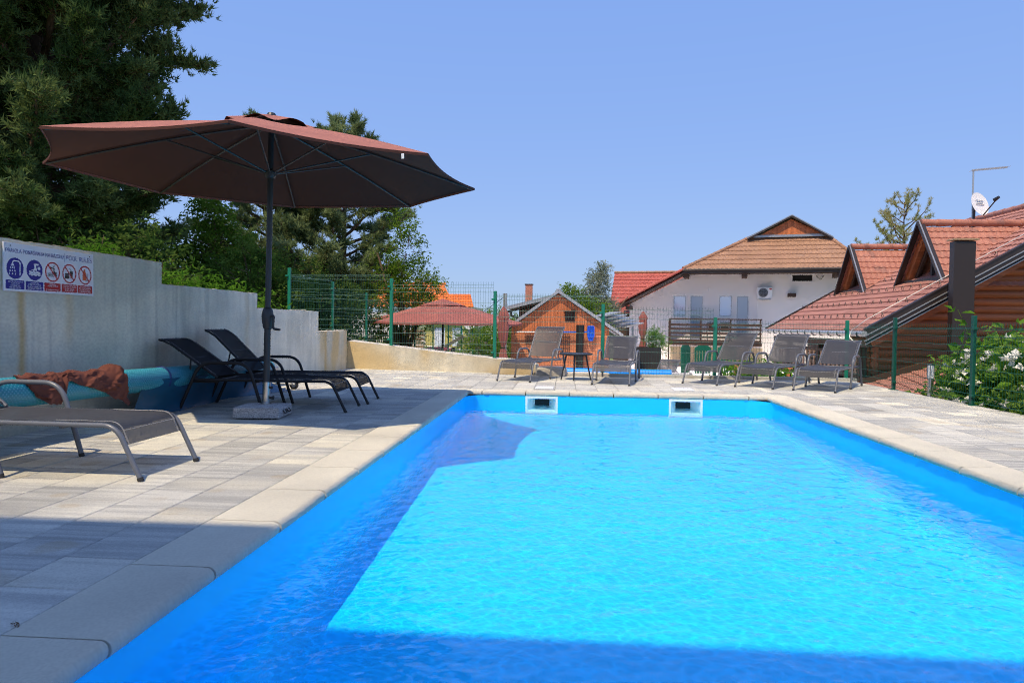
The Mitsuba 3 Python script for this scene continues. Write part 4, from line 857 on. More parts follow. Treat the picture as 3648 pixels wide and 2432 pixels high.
put('verge_trim', MB().beam((ex - .05, y0 - .05, ez - .115), (rx, y0 - .05, rzz - .115), .02, .022, (0, 0, 1)).get(), 'm_grey_metal', LH)
put('verge_trim', MB().beam((ex - .05, y0 - .03, ez - .225), (rx, y0 - .03, rzz - .225), .05, .02, (0, 0, 1)).get(), 'm_grey_metal', LH)
put('verge_board', MB().beam((ex - .02, y0 + .03, ez - .255), (rx, y0 + .03, rzz - .255), .04, .085, (0, 0, 1)).get(), 'm_brown_metal', LH)
put('verge_trim', MB().beam((ex - .02, y0 + .0, ez - .30), (rx, y0 + .0, rzz - .30), .04, .016, (0, 0, 1)).get(), 'm_grey_metal', LH)
put('verge_cap', MB().beam((ex - .05, y0 - .0, ez + .035), (rx, y0 - .0, rzz + .035), .12, .03, (0, 0, 1)).get(), 'm_brown_metal', LH)
put('gable_rafter', MB().beam((ex + .25, y0 + .42, ez - .26), (rx, y0 + .42, rzz - .37), .16, .22, (0, 0, 1)).get(), 'm_log', LH)
put('gable_soffit', MB().quad((ex, y0 + .04, ez - .2), (rx, y0 + .04, rzz - .2), (rx, 16.6, rzz - .2), (ex, 16.6, ez - .2)).get(), 'm_log', LH)
put('far_verge', MB().beam((ex - .05, y1 + .03, ez - .04), (rx, y1 + .03, rzz - .04), .05, .16, (0, 0, 1)).get(), 'm_brown_metal', LH)
for k2 in range(33):
    z = -1.35 + k2 * .172
    xs = 7.12 if z < .55 else ex + (z + .22 - ez) / sl + .08
    if xs < 12.6: put('wall_log', MB().tube([(xs - (.12 if k2 % 2 else .0), 16.42, z), (12.8, 16.42, z)], .094, 10).get(), 'm_log', LH, smooth=50)
for k2 in range(11): put('side_log', MB().tube([(7.95, 16.5, -1.35 + k2 * .172), (7.95, y1, -1.35 + k2 * .172)], .094, 8).get(), 'm_dark_wood', LH, smooth=50)
for k2 in range(11): put('log_end', MB().tube([(7.12, 16.25, -1.26 + k2 * .172), (7.12, 16.60, -1.26 + k2 * .172)], .088, 10).get(), 'm_log', LH, smooth=50)
put('porch_soffit', MB().quad((ex + .1, y0 + .6, ez - .08), (ex + .1, y1, ez - .08), (8.0, y1, 1.6), (8.0, y0 + .6, 1.6)).get(), 'm_dark_wood', LH)
put('porch_beam', MB().box((6.80, 15.9, .50), (6.96, y1, .66)).get(), 'm_dark_wood', LH)
put('porch_floor', MB().box((6.7, 16.0, -.40), (7.95, y1, -.30)).get(), 'm_dark_wood', LH)
put('porch_rail', MB().box((6.76, 16.2, .33), (6.92, y1, .40)).get(), 'm_dark_wood', LH); put('porch_rail', MB().box((6.79, 16.2, -.22), (6.89, y1, -.15)).get(), 'm_dark_wood', LH)
for yy in (16.3, 18.9, 21.4): put('porch_post', MB().box((6.78, yy - .07, -1.6), (6.94, yy + .07, .50), .01).get(), 'm_dark_wood', LH)
bal = [(.085, 0), (.085, .06), (.045, .10), (.075, .18), (.03, .25), (.075, .34), (.045, .42), (.085, .46), (.085, .49)]
for yy in np.arange(16.6, 22.5, .27):
    pl = Polygon([(w, zz) for w, zz in bal] + [(-w, zz) for w, zz in bal[::-1]])
    put('carved_baluster', extr(pl, .03, ((6.83, yy, -.155), [0, 1, 0], [0, 0, 1])), 'm_pale_wood', LH)
put('lit_gap_board', extr(Polygon([(w * .7, zz) for w, zz in bal] + [(-w * .7, zz) for w, zz in bal[::-1]]), .02, ((7.3, 16.9, -.20), [.9, .4, 0], [0, 0, 1])), 'm_white_wall', LH)  # white board painted in for the bright gap between carved boards
put('gutter', MB().tube([(ex - .07, y0 - .05, ez - .07), (ex - .07, y1 + .05, ez - .07)], .065, 10).get(), 'm_zinc', LH, smooth=50)
for yy in np.arange(y0 + .2, y1, .55): put('gutter_bracket', MB().tube([(ex - .07 + .07 * math.cos(a), yy, ez - .07 + .07 * math.sin(a)) for a in np.linspace(2.6, 6.2, 8)], .014, 5).get(), 'm_dark', LH)
# dormers
for (yc, hw, zb_, za, lab) in ((17.39, 1.0, 2.09, 3.44, 'd'), (21.08, .92, 2.01, 3.28, 'd')):
    xb = ex + (zb_ - ez) / sl; xa = ex + (za - ez) / sl + .3; D = put('dormer', MB().quad((xb + .02, yc - hw, zb_), (xb + .02, yc, za - .02), (xa, yc, za - .02), (xa, yc - hw, zb_)).quad((xb + .02, yc + hw, zb_), (xb + .02, yc, za - .02), (xa, yc, za - .02), (xa, yc + hw, zb_)).get(), 'm_log', LH)
    for s in (-1, 1):
        S2 = np.array([0, -s * hw, za - zb_]); L2 = np.linalg.norm(S2); Oq = np.array([xb - .03 if s < 0 else xb - .03, yc + s * (hw + .10), zb_ - .10 * (za - zb_) / hw])
        tile_roof(D, Oq, (1, 0, 0), S2, xa - xb + 1.9 if False else xa - xb + .03, L2 * 1.08, .21, 'm_tile_dormer', period=.16, amp=.016, step=.024)
        A_, B_ = np.array([xb - .08, yc, za + .10]), np.array([xb - .08, yc + s * (hw + .12), zb_ - .10])
        put('dormer_fascia', MB().beam(A_, B_, .05, .15, (1, 0, 0) if True else None).get(), 'm_brown_metal', D)
        put('dormer_trim', MB().beam(A_ + [-.035, 0, .03], B_ + [-.035, 0, .03], .035, .03, (1, 0, 0)).get(), 'm_grey_metal', D)
        put('dormer_rafter', MB().beam([xb + .12, yc, za - .10], [xb + .12, yc + s * (hw - .08), zb_ - .02], .10, .12, (1, 0, 0)).get(), 'm_log', D)
        put('valley_flashing', MB().beam((xb, yc + s * (hw + .10), zb_ + .03), (xa - .1, yc, za + .0), .06, .03).get(), 'm_brown_metal', D)
    ridge_caps(D, (xb - .05, yc, za + .08), (xa, yc, za + .08), 'm_tile_dormer', .085, .36)
    tri = Polygon([(-hw * .82, 0), (hw * .82, 0), (0, (za - zb_) * .82)]); xf = xb + .24
    fr_ = (np.array([xf, yc, zb_ + .02]), [0, -1, 0], [0, 0, 1])
    put('dormer_wall', extr(tri.difference(tri.buffer(-.10)), .06, fr_), 'm_dark_wood', D)
    put('dormer_pane', extr(tri.buffer(-.09), .006, (fr_[0] + [.03, 0, 0], fr_[1], fr_[2])), 'm_glass', D)
    put('dormer_inside', extr(tri.buffer(-.05), .01, (fr_[0] + [.22, 0, 0], fr_[1], fr_[2])), 'm_dark', D)
    put('dormer_curtain', extr(tri.buffer(-.12).intersection(sbox(.05, 0, .4, 2)), .01, (fr_[0] + [.16, 0, 0], fr_[1], fr_[2])), 'm_sky_curtain', D)
    put('dormer_mullion', MB().box((xf - .03, yc - .04, zb_ + .05), (xf + .05, yc + .04, za - .42)).get(), 'm_brown_metal', D)
    put('dormer_sill', MB().box((xb - .02, yc - hw * .9, zb_ - .05), (xf + .03, yc + hw * .9, zb_ + .07)).get(), 'm_brown_metal', D)
# snow guards in rows on the tiles, lightning cable
sg = MB()
for row, v in enumerate((.55, 1.25, 1.95, 2.65, 3.3)):
    for yy in np.arange(y0 + .35, y1 - .1, .42):
        p = np.array([ex, yy + .2 * (row % 2), ez]) + U3 * v
        if any(abs(yy - yc) < 1.25 and v > 2.1 for yc in (17.39, 21.08)): continue
        sg.tube([p + [0, -.06, .03], p + [.0, 0, .13], p + [0, .06, .03]], .008, 4)
put('snow_guards', sg.get(), 'm_brown_metal', LH, kind='stuff')
cb = [np.array([ex, 16.15, ez]) + U3 * v + [0, 0, .10] for v in np.linspace(0.3, 5.8, 12)]
put('lightning_cable', MB().tube([(6.62, 15.75, .58), (6.50, 15.85, .62), (6.42, 15.95, .74), (6.48, 16.0, .88)] + cb, .009, 6).get(), 'm_zinc', LH, smooth=50)
CH = put('chimney', MB().box((8.10, 14.95, -1.3), (8.53, 15.15, 2.78), .012).get(), 'm_brown_metal', LH)
put('chimney_cap', MB().box((8.06, 14.91, 2.80), (8.57, 15.19, 2.835), .004).get(), 'm_pale_wood', CH)
put('chimney_trim', MB().box((8.085, 14.935, -1.3), (8.12, 14.97, 2.77)).get(), 'm_brown_metal', CH)
# low tiled roof in front of the gable
LS = np.array([1, 0, .29]); O_ = np.array([6.25, 15.9, -.47])
tile_roof(LH, O_, np.array([0, -1, -.12]), LS, 3.0, 4.6, .26, 'm_tile_red', period=.165, amp=.018, step=.028)
put('low_roof_flashing', MB().beam(O_ + [0, .02, .06], O_ + LS * 4.3 + [0, .02, .06], .16, .16).get(), 'm_dark_wood', LH)
# dish and antenna
DK = thing('satellite_dish', 'white satellite dish on a mast above the log house roof', 'satellite dish')
dn = np.array([.36, -.93, .30]); dn /= np.linalg.norm(dn); da = np.cross(dn, [0, 0, 1]); da /= np.linalg.norm(da); db = np.cross(da, dn); dc = np.array([10.90, 19.0, 4.26])
V, F = grid(lambda r, a: (r * np.cos(a), r * np.sin(a) * 1.12, .25 * r * r), 8, 36, (0, .29), (0, 2 * np.pi))
W_ = dc + V[:, :1] * da + V[:, 1:2] * db + (V[:, 2:] - .02) * dn
put('reflector', (W_, F), 'm_white_plastic', DK, smooth=True)
for q, w in ((.10, .13), (.04, .10), (-.01, .14)): put('lettering', MB().beam(dc + da * -w + db * q + dn * .004, dc + da * w + db * q + dn * .004, .004, .022, dn).get(), 'm_grey_metal', DK)
put('feed_arm', MB().tube([dc - db * .33, dc + dn * .42 - db * .10], .016, 6).get(), 'm_brown_metal', DK); put('feed_horn', MB().tube([dc + dn * .38 - db * .08, dc + dn * .52 - db * .06], [.05, .035], 10).get(), 'm_pole', DK)
put('bracket', MB().box(dc - [.14, -.02, .18], dc - [.02, -.08, .08]).get(), 'm_pole', DK); put('mast', MB().tube([(10.79, 19.06, 3.25), (10.79, 19.06, 4.4)], .03, 8).get(), 'm_pole', DK)
AN = thing('antenna', 'thin grey antenna boom on a pole above the satellite dish', 'antenna')
put('pole', MB().tube([(10.80, 19.14, 3.25), (10.785, 19.14, 5.18)], .022, 8).get(), 'm_zinc', AN)
put('boom', MB().beam((10.75, 19.14, 5.17), (11.64, 19.14, 5.25), .02, .045).get(), 'm_zinc', AN)
for q in np.linspace(0, 1, 14): put('element', MB().tube([(10.77 + .86 * q, 18.98, 5.17 + .075 * q), (10.77 + .86 * q, 19.30, 5.17 + .075 * q)], .005, 4).get(), 'm_zinc', AN)

# ---------------------------------------------------------------- added unseen slab behind the camera, shaped to shade the near paving
NB = thing('added_shade_canopy', 'added unseen slab on tall posts behind the viewpoint, put there to shade the nearest paving', 'canopy')
put('shade_slab', MB().box((-6.8, -2.7, 7.0), (2.2, -.62, 7.12)).get(), 'm_grey_metal', NB)
for x in np.arange(-2.55, 2.15, .11): put('shadow_edge_strip', MB().box((x, -.66, 7.0), (x + .10, -.62 + .045 * rng.random(), 7.02)).get(), 'm_grey_metal', NB)  # ragged strips added so the cast shadow edge turns wavy
for x in (-6.6, -2.2, 2.0): put('post', MB().box((x - .07, -2.6, -.3), (x + .07, -2.46, 7.0)).get(), 'm_white_wall', NB)
# ---------------------------------------------------------------- things beyond the fences
def closed_parasol(label, x, y, zt, zs, zb, w, mt='m_cloth_red'):
    k = thing('closed_parasol', label, 'parasol', 'closed parasols beyond the fence')
    H = zt - zb
    prof = [(0, 1.0, .12), (.04, .97, .35), (.14, .86, .85), (.2, .80, 1.0), (.26, .76, .80), (.4, .62, .98), (.6, .45, .80), (.74, .32, .42), (.78, .28, .34), (.84, .22, .55), (1.0, .02, .85)]
    rows = []; n = 48
    for q, _, r in prof:
        a = np.linspace(0, 2 * np.pi, n, endpoint=False); rr = w * r * (1 + (.20 if r > .3 else .05) * np.sin(8 * a + q * 3) + .08 * np.sin(3 * a + q * 9))
        rows.append(np.stack([x + rr * np.cos(a), y + rr * np.sin(a), np.full(n, zt - q * H)], 1))
    V = np.vstack(rows); F = [[i * n + j, i * n + (j + 1) % n, (i + 1) * n + (j + 1) % n, (i + 1) * n + j] for i in range(len(prof) - 1) for j in range(n)]
    put('folded_canopy', (V, np.array(F)), mt, k, smooth=70)
    zz = zt - .78 * H; put('tie_strap', MB().tube([(x + w * .40 * math.cos(a), y + w * .40 * math.sin(a), zz) for a in np.linspace(0, 2 * math.pi, 20)], .022, 6, False).get(), 'm_dark_wood', k)
    put('pole', MB().tube([(x, y, zs), (x, y, zt - .02)], .022, 8).get(), 'm_pole', k)
closed_parasol('tall closed brown parasol tied round its middle between the fence and the garden house', -1.515, 17.0, 1.366, -.6, .05, .125)
closed_parasol('closed brown parasol standing in a black planter against the white house', 2.50, 22.0, 1.385, -.9, .26, .125)
k = thing('planter', 'large black square planter with an oleander in front of the white house', 'planter')
put('box', extr(sbox(2.30, 21.6, 3.03, 22.4).difference(sbox(2.34, 21.64, 2.99, 22.36)), 1.35, ((0, 0, -1.10), [1, 0, 0], [0, 1, 0])), 'm_dark', k); put('soil', MB().box((2.34, 21.64, .05), (2.99, 22.36, .18)).get(), 'm_joint', k)
# open parasol beyond the low wall
k = thing('open_parasol', 'wide open brown parasol beyond the low wall with a dark pole', 'parasol')
c = np.array([-3.40, 19.0, 0]); Rr = 2.24
cor = [np.array([c[0] + Rr * math.cos(a), c[1] + Rr * math.sin(a), .96]) for a in np.radians(186 + 45 * np.arange(8))]; top = c + [0, 0, 1.60]
for i in range(8):
    a, b = cor[i], cor[(i + 1) % 8]
    def sf(t, s): 
        P = top + (a - top) * (t * (1 - s))[..., None] + (b - top) * (t * s)[..., None]; P = P - np.array([0, 0, .10]) * (1.6 * s * (1 - s) * t + .55 * t * (1 - t))[..., None]; return P[..., 0], P[..., 1], P[..., 2]
    V, F = grid(sf, 9, 9, (.02, 1)); m = MB().add(V, F); e = V.reshape(9, 9, 3)[-1]; m.add(np.vstack([e, e - [0, 0, .05]]), [[q, q + 1, 10 + q, 9 + q] for q in range(8)])
    put('canopy_panel', m.get(), 'm_cloth_red', k, smooth=40)
vc = MB()
for i in range(8):
    a, b = top + (cor[i] - top) * .30, top + (cor[(i + 1) % 8] - top) * .30
    def sf(t, s):
        P = (top + [0, 0, .015]) + (a + [0, 0, .004] - top - [0, 0, .015]) * (t * (1 - s))[..., None] + (b + [0, 0, .004] - top - [0, 0, .015]) * (t * s)[..., None]; P[..., 2] += .012 * np.abs(np.sin(np.pi * 2 * s)) * t; return P[..., 0], P[..., 1], P[..., 2]
    vc.add(*grid(sf, 4, 9))
put('vent_cap', vc.get(), 'm_cloth_red', k, smooth=40)
put('pole', MB().tube([(c[0], c[1], -1.2), top], .032, 10).get(), 'm_pole', k, smooth=50)
for i in range(8): put('rib', MB().tube([top - [0, 0, .05], cor[i] - [0, 0, .02]], .012, 5).get(), 'm_pole', k)
# second, bright blue cover roll behind the kerb
k = thing('blue_cover_roll', 'bright blue pool cover roll lying behind the far kerb', 'pool cover roll')
put('roll', MB().tube([(-.9, 14.2, -.045), (2.16, 13.9, -.03)], .085, 20).get(), 'm_blue_roll', k, smooth=50)
put('roller_end', MB().tube([(2.16, 13.9, -.03), (2.52, 13.87, -.03)], .03, 12).get(), 'm_zinc', k, smooth=50)
put('roller_stand', MB().box((2.50, 13.8, -.5), (2.56, 13.95, .0)).get(), 'm_grey_metal', k)
# lower terrace furniture behind the fence
LW = 'green garden chairs on the lower terrace'
def garden_chair(x, y, rz_, lab):
    k = thing('garden_chair', lab, 'chair', LW); c, s = math.cos(rz_), math.sin(rz_); R = np.array([[c, -s, 0], [s, c, 0], [0, 0, 1]]); O = np.array([x, y, -.95])
    bb = Polygon([(-.24, .42), (.24, .42), (.27, 1.25), (.15, 1.33), (-.15, 1.33), (-.27, 1.25)])
    for i in range(5): bb = bb.difference(sbox(-.19 + .09 * i - .018, .52, -.19 + .09 * i + .018, 1.18))
    put('backrest', extr(bb, .03, (O + R @ np.array([0, .22, 0]), R @ np.array([1., 0, 0]), [0, 0, 1])), 'm_green_plastic', k)
    put('seat', cbox([.5, .46, .04], O + [0, 0, .43], R, .01), 'm_green_plastic', k)
    for a in (-.22, .22):
        for b in (-.2, .2): put('leg', cbox([.04, .04, .42], O + R @ np.array([a, b, .21]), R), 'm_green_plastic', k)
garden_chair(3.72, 20.2, .9, 'green plastic garden chair standing edge on, left of the three behind the fence'); garden_chair(4.10, 20.0, .35, 'green plastic garden chair behind the left angled lounger, middle of the three'); garden_chair(4.75, 20.4, -.3, 'green plastic garden chair, rightmost of the three behind the fence')
k = thing('patio_table', 'orange wooden patio table on the lower terrace behind the angled loungers', 'table')
put('top', MB().box((4.9, 19.3, -.22), (6.3, 20.4, -.17), .01).get(), 'm_board_h', k)
for a in (5.0, 6.2):
    for b in (19.4, 20.3): put('leg', MB().box((a - .04, b - .04, -.95), (a + .04, b + .04, -.22)).get(), 'm_board_h', k)
lk = lounger(2.05, 17.3, 62, 40, 'dark lounger standing lower down behind the fence, next to the blue roll', 'sun loungers around the pool')
for kk in [q for q in scene if q.startswith(lk + '__')]: scene[kk]['to_world'] = T().translate([0, 0, -.76])
# white and grey building, yellow house with orange roof
YH = thing('yellow_house', 'yellow house with a bright orange tiled roof behind the open brown parasol', 'house')
put('wall', MB().box((-9.2, 45, -3), (-6.2, 52, 2.05)).get(), 'm_cream_wall', YH)
mat('m_yellow', (.62, .56, .20), .9, spec=.1); mat('m_lime', (.45, .50, .15), .9, spec=.1)
put('wall_front', MB().box((-9.21, 44.97, -3), (-6.19, 44.995, .35)).get(), 'm_yellow', YH); put('wall_band', MB().box((-9.21, 44.97, .352), (-6.19, 44.995, 2.04)).get(), 'm_lime', YH)
for a in (-8.6, -7.4): put('window', MB().box((a, 44.94, -.6), (a + .7, 44.968, .6)).get(), 'm_sky_curtain', YH)
tile_roof(YH, (-17, 44.2, 1.95), (1, 0, 0), (0, 1, .62), 11.0, 3.05, .34, 'm_tile_orange', period=.28, right=lambda v: 9.95 - .42 * v)
tile_roof(YH, (-8.6, 44.6, 2.0), (1, 0, 0), (0, 1, .62), 2.7, 1.7, .34, 'm_tile_orange', period=.28, right=lambda v: 2.65 - .25 * v)
ridge_caps(YH, (-17, 46.85, 3.6), (-8.2, 46.85, 3.6), 'm_tile_orange', .12, .5)
put('chimney', MB().box((-10.15, 46, 3.2), (-9.85, 46.4, 3.9)).get(), 'm_cream_wall', YH)
GH = thing('white_building', 'white building with vertical panel gate seen under the trees on the left', 'building')
put('wall', MB().box((-15.4, 44, -3), (-9.9, 44.6, 1.6)).get(), 'm_white_wall', GH)
for q in range(26): put('gate_bar', MB().box((-14.2 + q * .13, 43.6, -1.6), (-14.16 + q * .13, 43.64, .4)).get(), 'm_pole', GH)
for a in (-13.1, -11.8): put('dark_opening', MB().box((a, 43.97, -.75), (a + .8, 43.995, -.1)).get(), 'm_dark', GH)
BS = thing('stacked_boards', 'stack of weathered boards beside the yellow house', 'board stack')
for q in range(7): put('board', MB().box((-9.0, 38.0, -.95 + q * .22), (-7.9, 38.3, -.80 + q * .22)).get(), 'm_pale_wood', BS)
k = thing('satellite_dish', 'small white satellite dish below the right edge of the open parasol', 'satellite dish')
V, F = grid(lambda r, a: (r * np.cos(a), r * np.sin(a), .3 * r * r), 6, 28, (0, .24), (0, 2 * np.pi)); dn = np.array([.35, -.85, .4]); dn /= np.linalg.norm(dn); da = np.cross(dn, [0, 0, 1]); da /= np.linalg.norm(da); db = np.cross(da, dn)
put('reflector', (np.array([-4.2, 30, .87]) + V[:, :1] * da + V[:, 1:2] * db + V[:, 2:] * dn, F), 'm_white_plastic', k, smooth=True)
put('mast', MB().tube([(-4.2, 30.1, -1.5), (-4.2, 30.1, .85)], .03, 8).get(), 'm_zinc', k); put('feed_arm', MB().tube([np.array([-4.2, 30, .66]), np.array([-4.2, 30, .87]) + dn * .25], .014, 6).get(), 'm_pole', k)
k = thing('wooden_frame', 'weathered timber frame with sloping beams below the open parasol', 'timber frame')
mat('m_grey_wood', woodc((.13, .12, .11), (.26, .245, .225), 'x'), .8)
for a, b in (((-4.75, 27, -.02), (-4.0, 27, .42)), ((-4.1, 27, .42), (-3.3, 27, .06)), ((-4.4, 28, .0), (-3.7, 28, .42)), ((-3.75, 28, .42), (-3.0, 28, .02))): put('beam', MB().beam(a, b, .10, .12).get(), 'm_grey_wood', k)
for a in (-4.7, -3.35): put('post', MB().box((a - .05, 26.95, -1.5), (a + .05, 27.05, .02)).get(), 'm_grey_wood', k)
k = thing('red_slide', 'low red plastic slide with rounded ends just above the low wall', 'slide')
put('chute', MB().add(*grid(lambda u, v: (-5.35 + 1.05 * u, 26 + .25 * (2 * v - 1), -.12 + .13 * np.sin(np.pi * np.clip(v, .04, .96)) * (.35 + .65 * np.sin(np.pi * (.12 + .80 * u)))), 20, 14)).get(), 'm_sign_red', k, smooth=True); put('support', MB().box((-5.1, 25.9, -1.5), (-4.5, 26.1, -.06)).get(), 'm_dark', k); put('end_tyre', MB().tube([(-4.25, 25.9, -.09), (-4.25, 26.1, -.09)], .09, 14).get(), 'm_rubber', k)
for x, y in ((-1.74, 24),):
    k = thing('utility_pole', 'slim pale utility pole behind the tall closed parasol', 'pole'); put('shaft', MB().tube([(x - .35, y, -2), (x - .35, y, 2.0)], .07, 10).get(), 'm_zinc', k, smooth=50); put('wire', MB().tube([(x - .35, y, 1.9), (x - 1.6, y + 2, 1.2)], .012, 4).get(), 'm_pole', k)
# bollard light
k = thing('bollard_light', 'stainless steel bollard light just outside the right hand fence', 'bollard light')
o = np.array([5.135, 9.98, 0])
put('tube', MB().tube([o, o + [0, 0, .25]], .036, 20).get(), 'm_steel', k, smooth=50); put('lens', MB().tube([o + [0, 0, .252], o + [0, 0, .43]], .044, 20).get(), 'm_lamp_glass', k, smooth=50)
for a in np.arange(0, 6.28, 1.05): put('lens_rib', MB().tube([o + [.046 * math.cos(a), .046 * math.sin(a), .252], o + [.046 * math.cos(a), .046 * math.sin(a), .43]], .005, 6).get(), 'm_steel', k)
put('cap', MB().tube([o + [0, 0, .432], o + [0, 0, .452]], .047, 20).get(), 'm_steel', k, smooth=50); put('base_plate', MB().box(o + [-.08, -.06, -.012], o + [.08, .06, .004]).get(), 'm_steel', k)

# ---------------------------------------------------------------- trees and bushes
leafmat('m_needle', (.065, .115, .034), (.165, .225, .078), 2.0, .6)
leafmat('m_needle2', (.12, .18, .075), (.27, .34, .15), 2.0, .8)
leafmat('m_leaf_light', (.10, .20, .02), (.19, .30, .04), 3, .9)
leafmat('m_leaf_mid', (.075, .15, .025), (.17, .26, .05), 3, .9)
leafmat('m_leaf_dark', (.06, .12, .026), (.145, .225, .05), 3, .9)
leafmat('m_leaf_grey', (.20, .25, .17), (.34, .39, .30), 3, .7)
leafmat('m_needle_olive', (.34, .36, .13), (.50, .46, .20), 1.2, .9)
leafmat('m_leaf_bright', (.09, .22, .02), (.16, .32, .035), 4, .9)
leafmat('m_leaf_bush', (.11, .24, .035), (.23, .37, .07), 5, .9)
leafmat('m_petal', (.78, .78, .72), (.86, .86, .82), 5, .5)
def unit(v): return v / (np.linalg.norm(v, axis=-1, keepdims=True) + 1e-9)
def needles(P, D, r, n=12, L=.14, w=.011, spread=.75):
    """needle tufts: n thin triangles around each direction D at each point P"""
    k = len(P); d = unit(D[:, None] + spread * r.normal(size=(k, n, 3)) * .8); ln = L * (.65 + .6 * r.random((k, n, 1)))
    s = unit(np.cross(d, r.normal(size=(k, n, 3)))) * w; b = P[:, None] + d * (ln * .05) + r.normal(size=(k, n, 3)) * L * .10
    V = np.stack([b - s, b + s, b + d * ln], 2).reshape(-1, 3); return V, np.arange(len(V)).reshape(-1, 3)
def leaves(P, r, L=.09, w=.5, droop=.2, N=None):
    """folded leaves, four triangles each"""
    k = len(P); d = unit(r.normal(size=(k, 3)) * [1, 1, .6] - [0, 0, droop] + (N if N is not None else 0)); s = unit(np.cross(d, r.normal(size=(k, 3)) + [0, 0, 1.5])); u = np.cross(s, d)
    l = L * (.6 + .7 * r.random((k, 1))); a = P; t = P + d * l - u * l * .12; m = P + d * l * .5; ww = l * w * .5
    q1, q2 = m + s * ww + u * ww * .35, m - s * ww + u * ww * .35
    V = np.stack([a, q1, t, q2], 1).reshape(-1, 3); i = np.arange(k)[:, None] * 4; return V, np.vstack([i + [0, 1, 2], i + [0, 2, 3]])
def limb(a, d, L, r0, r, n=7, up=.15, wob=.12):
    p = [np.asarray(a, float)]; d = unit(np.asarray(d, float))
    for k in range(n):
        d = unit(d + r.normal(size=3) * wob + [0, 0, up / n]); p.append(p[-1] + d * L / n)
    return np.array(p), np.linspace(r0, r0 * .25, n + 1)
def pine(name, label, base, H, R, seed, group, z_low=.25, nb=60, mt='m_needle', tufts=16, L=.15, w=.012, lean=(0, 0), r0=.16, nn=12, prof=None, whorl=True, droop=0., up=.35):
    r = np.random.default_rng(seed); k = thing(name, label, 'pine tree' if 'pine' in label else 'tree', group); base = np.array(base, float)
    tr = np.array([base + [lean[0] * t + .05 * math.sin(5 * t), lean[1] * t + .04 * math.cos(4 * t), H * t] for t in np.linspace(0, 1, 14)])
    put('trunk', MB().tube(tr, np.linspace(r0, .02, 14), 12).get(), 'm_bark', k, smooth=60)
    lim = MB(); PP, DD = [], []
    for q in range(nb):
        t = z_low + (1 - z_low) * (q + r.random() * .8) / nb; t = min(t, .985); x = (t - z_low) / (1 - z_low)
        rad = R * (prof(x) if prof else (1 - x)**.7) * (.75 + .45 * r.random()) + .15
        p0 = np.array([np.interp(t, np.linspace(0, 1, 14), tr[:, c]) for c in range(3)]); az = q * 2.399 + r.normal() * .4
        d = np.array([math.cos(az), math.sin(az), .15 + .55 * x - droop * (1 - x)]); p, rr = limb(p0, d, rad, .012 + .018 * rad, r, 8, up)
        lim.tube(p, rr, 5, False)
        nt = max(4, int(tufts * rad))
        for s in range(nt):
            u = .22 + .78 * r.random()**.75; o = np.array([np.interp(u * 8, np.arange(9), p[:, c]) for c in range(3)]); bd = unit(p[min(8, int(u * 8) + 1)] - p[max(0, int(u * 8) - 1)])
            sd = unit(bd * .55 + r.normal(size=3) * [.8, .8, .28] + [0, 0, .15]); ln = (.22 + .35 * r.random()) * (.55 + .6 * rad / max(R, .1)) * (1.15 - .5 * u)
            e = o + sd * ln
            if s % 2 == 0: lim.add(*tube([o, e], [.007, .003], 3, False))
            m = r.integers(3, 6)
            for g in np.linspace(.35, 1, m): PP.append(o + sd * ln * g + r.normal(size=3) * .03); DD.append(sd * .6 + [0, 0, .55] + r.normal(size=3) * .2)
    V, F = needles(np.array(PP), np.array(DD), r, nn, L, w); put('crown', (V, F), mt, k); put('limbs', lim.get(), 'm_bark', k, kind='stuff'); return k
def broad(name, label, cat, base, H, blobs, seed, mt, n=9000, L=.10, w=.5, group=None, r0=.10, shell=.55, stems=5, top_n=None):
    """broadleaved tree or bush; blobs: ellipsoids (offset, radii) filled with leaf clumps on twigs"""
    r = np.random.default_rng(seed); k = thing(name, label, cat, group); base = np.array(base, float); lim = MB()
    tot = sum(np.prod(b[1])**(2 / 3) for b in blobs); P = []
    for s in range(stems):
        o = np.array(blobs[s % len(blobs)][0]); p, rr = limb(base + r.normal(size=3) * [.06, .06, 0], o + r.normal(size=3) * .15, np.linalg.norm(o) * .82, r0, r, 8, .1, .07); lim.tube(p, rr, 6, False)
    for o, ra in blobs:
        m = int(n / 14 * np.prod(ra)**(2 / 3) / tot) + 1; d = unit(r.normal(size=(m, 3))); rad = shell + (1 - shell) * r.random((m, 1))**.6; c = base + np.array(o) + d * rad * np.array(ra) * (.85 + .3 * meshkit.noise(d * 2.2 + seed)[:, None])
        for q in range(m):
            tw = unit(d[q] + r.normal(size=3) * .5 + [0, 0, .2]); ln = .12 + .2 * r.random(); P.append(c[q] + tw * ln * r.random((14, 1)) + r.normal(size=(14, 3)) * L * .55)
            if q % 6 == 0: lim.add(*tube([base + np.array(o) + d[q] * rad[q] * np.array(ra) * .3, c[q], c[q] + tw * ln], [.012, .006, .003], 3, False))
    V, F = leaves(np.vstack(P), r, L, w); put('foliage', (V, F), mt, k); put('branches', lim.get(), 'm_bark', k, kind='stuff'); return k
G1 = 'pines behind the retaining wall'
pine('pine_tree', 'huge dark pine filling the upper left corner behind the concrete wall', (-10.15, 12.4, 1.0), 11.8, 2.95, 11, None, z_low=.10, nb=210, tufts=42, L=.125, w=.015, r0=.27, nn=9, prof=lambda x: min(1, .85 + .7 * x) * min(1, (1.12 - x) * 1.75), mt='m_needle')
pine('pine_tree', 'second dark pine at the far left edge behind the huge pine', (-14.2, 14.0, 1.2), 12, 3.8, 12, None, z_low=.10, nb=80, tufts=22, L=.20, w=.018, r0=.22, nn=10, prof=lambda x: min(1, (1.25 - x) * 1.3))
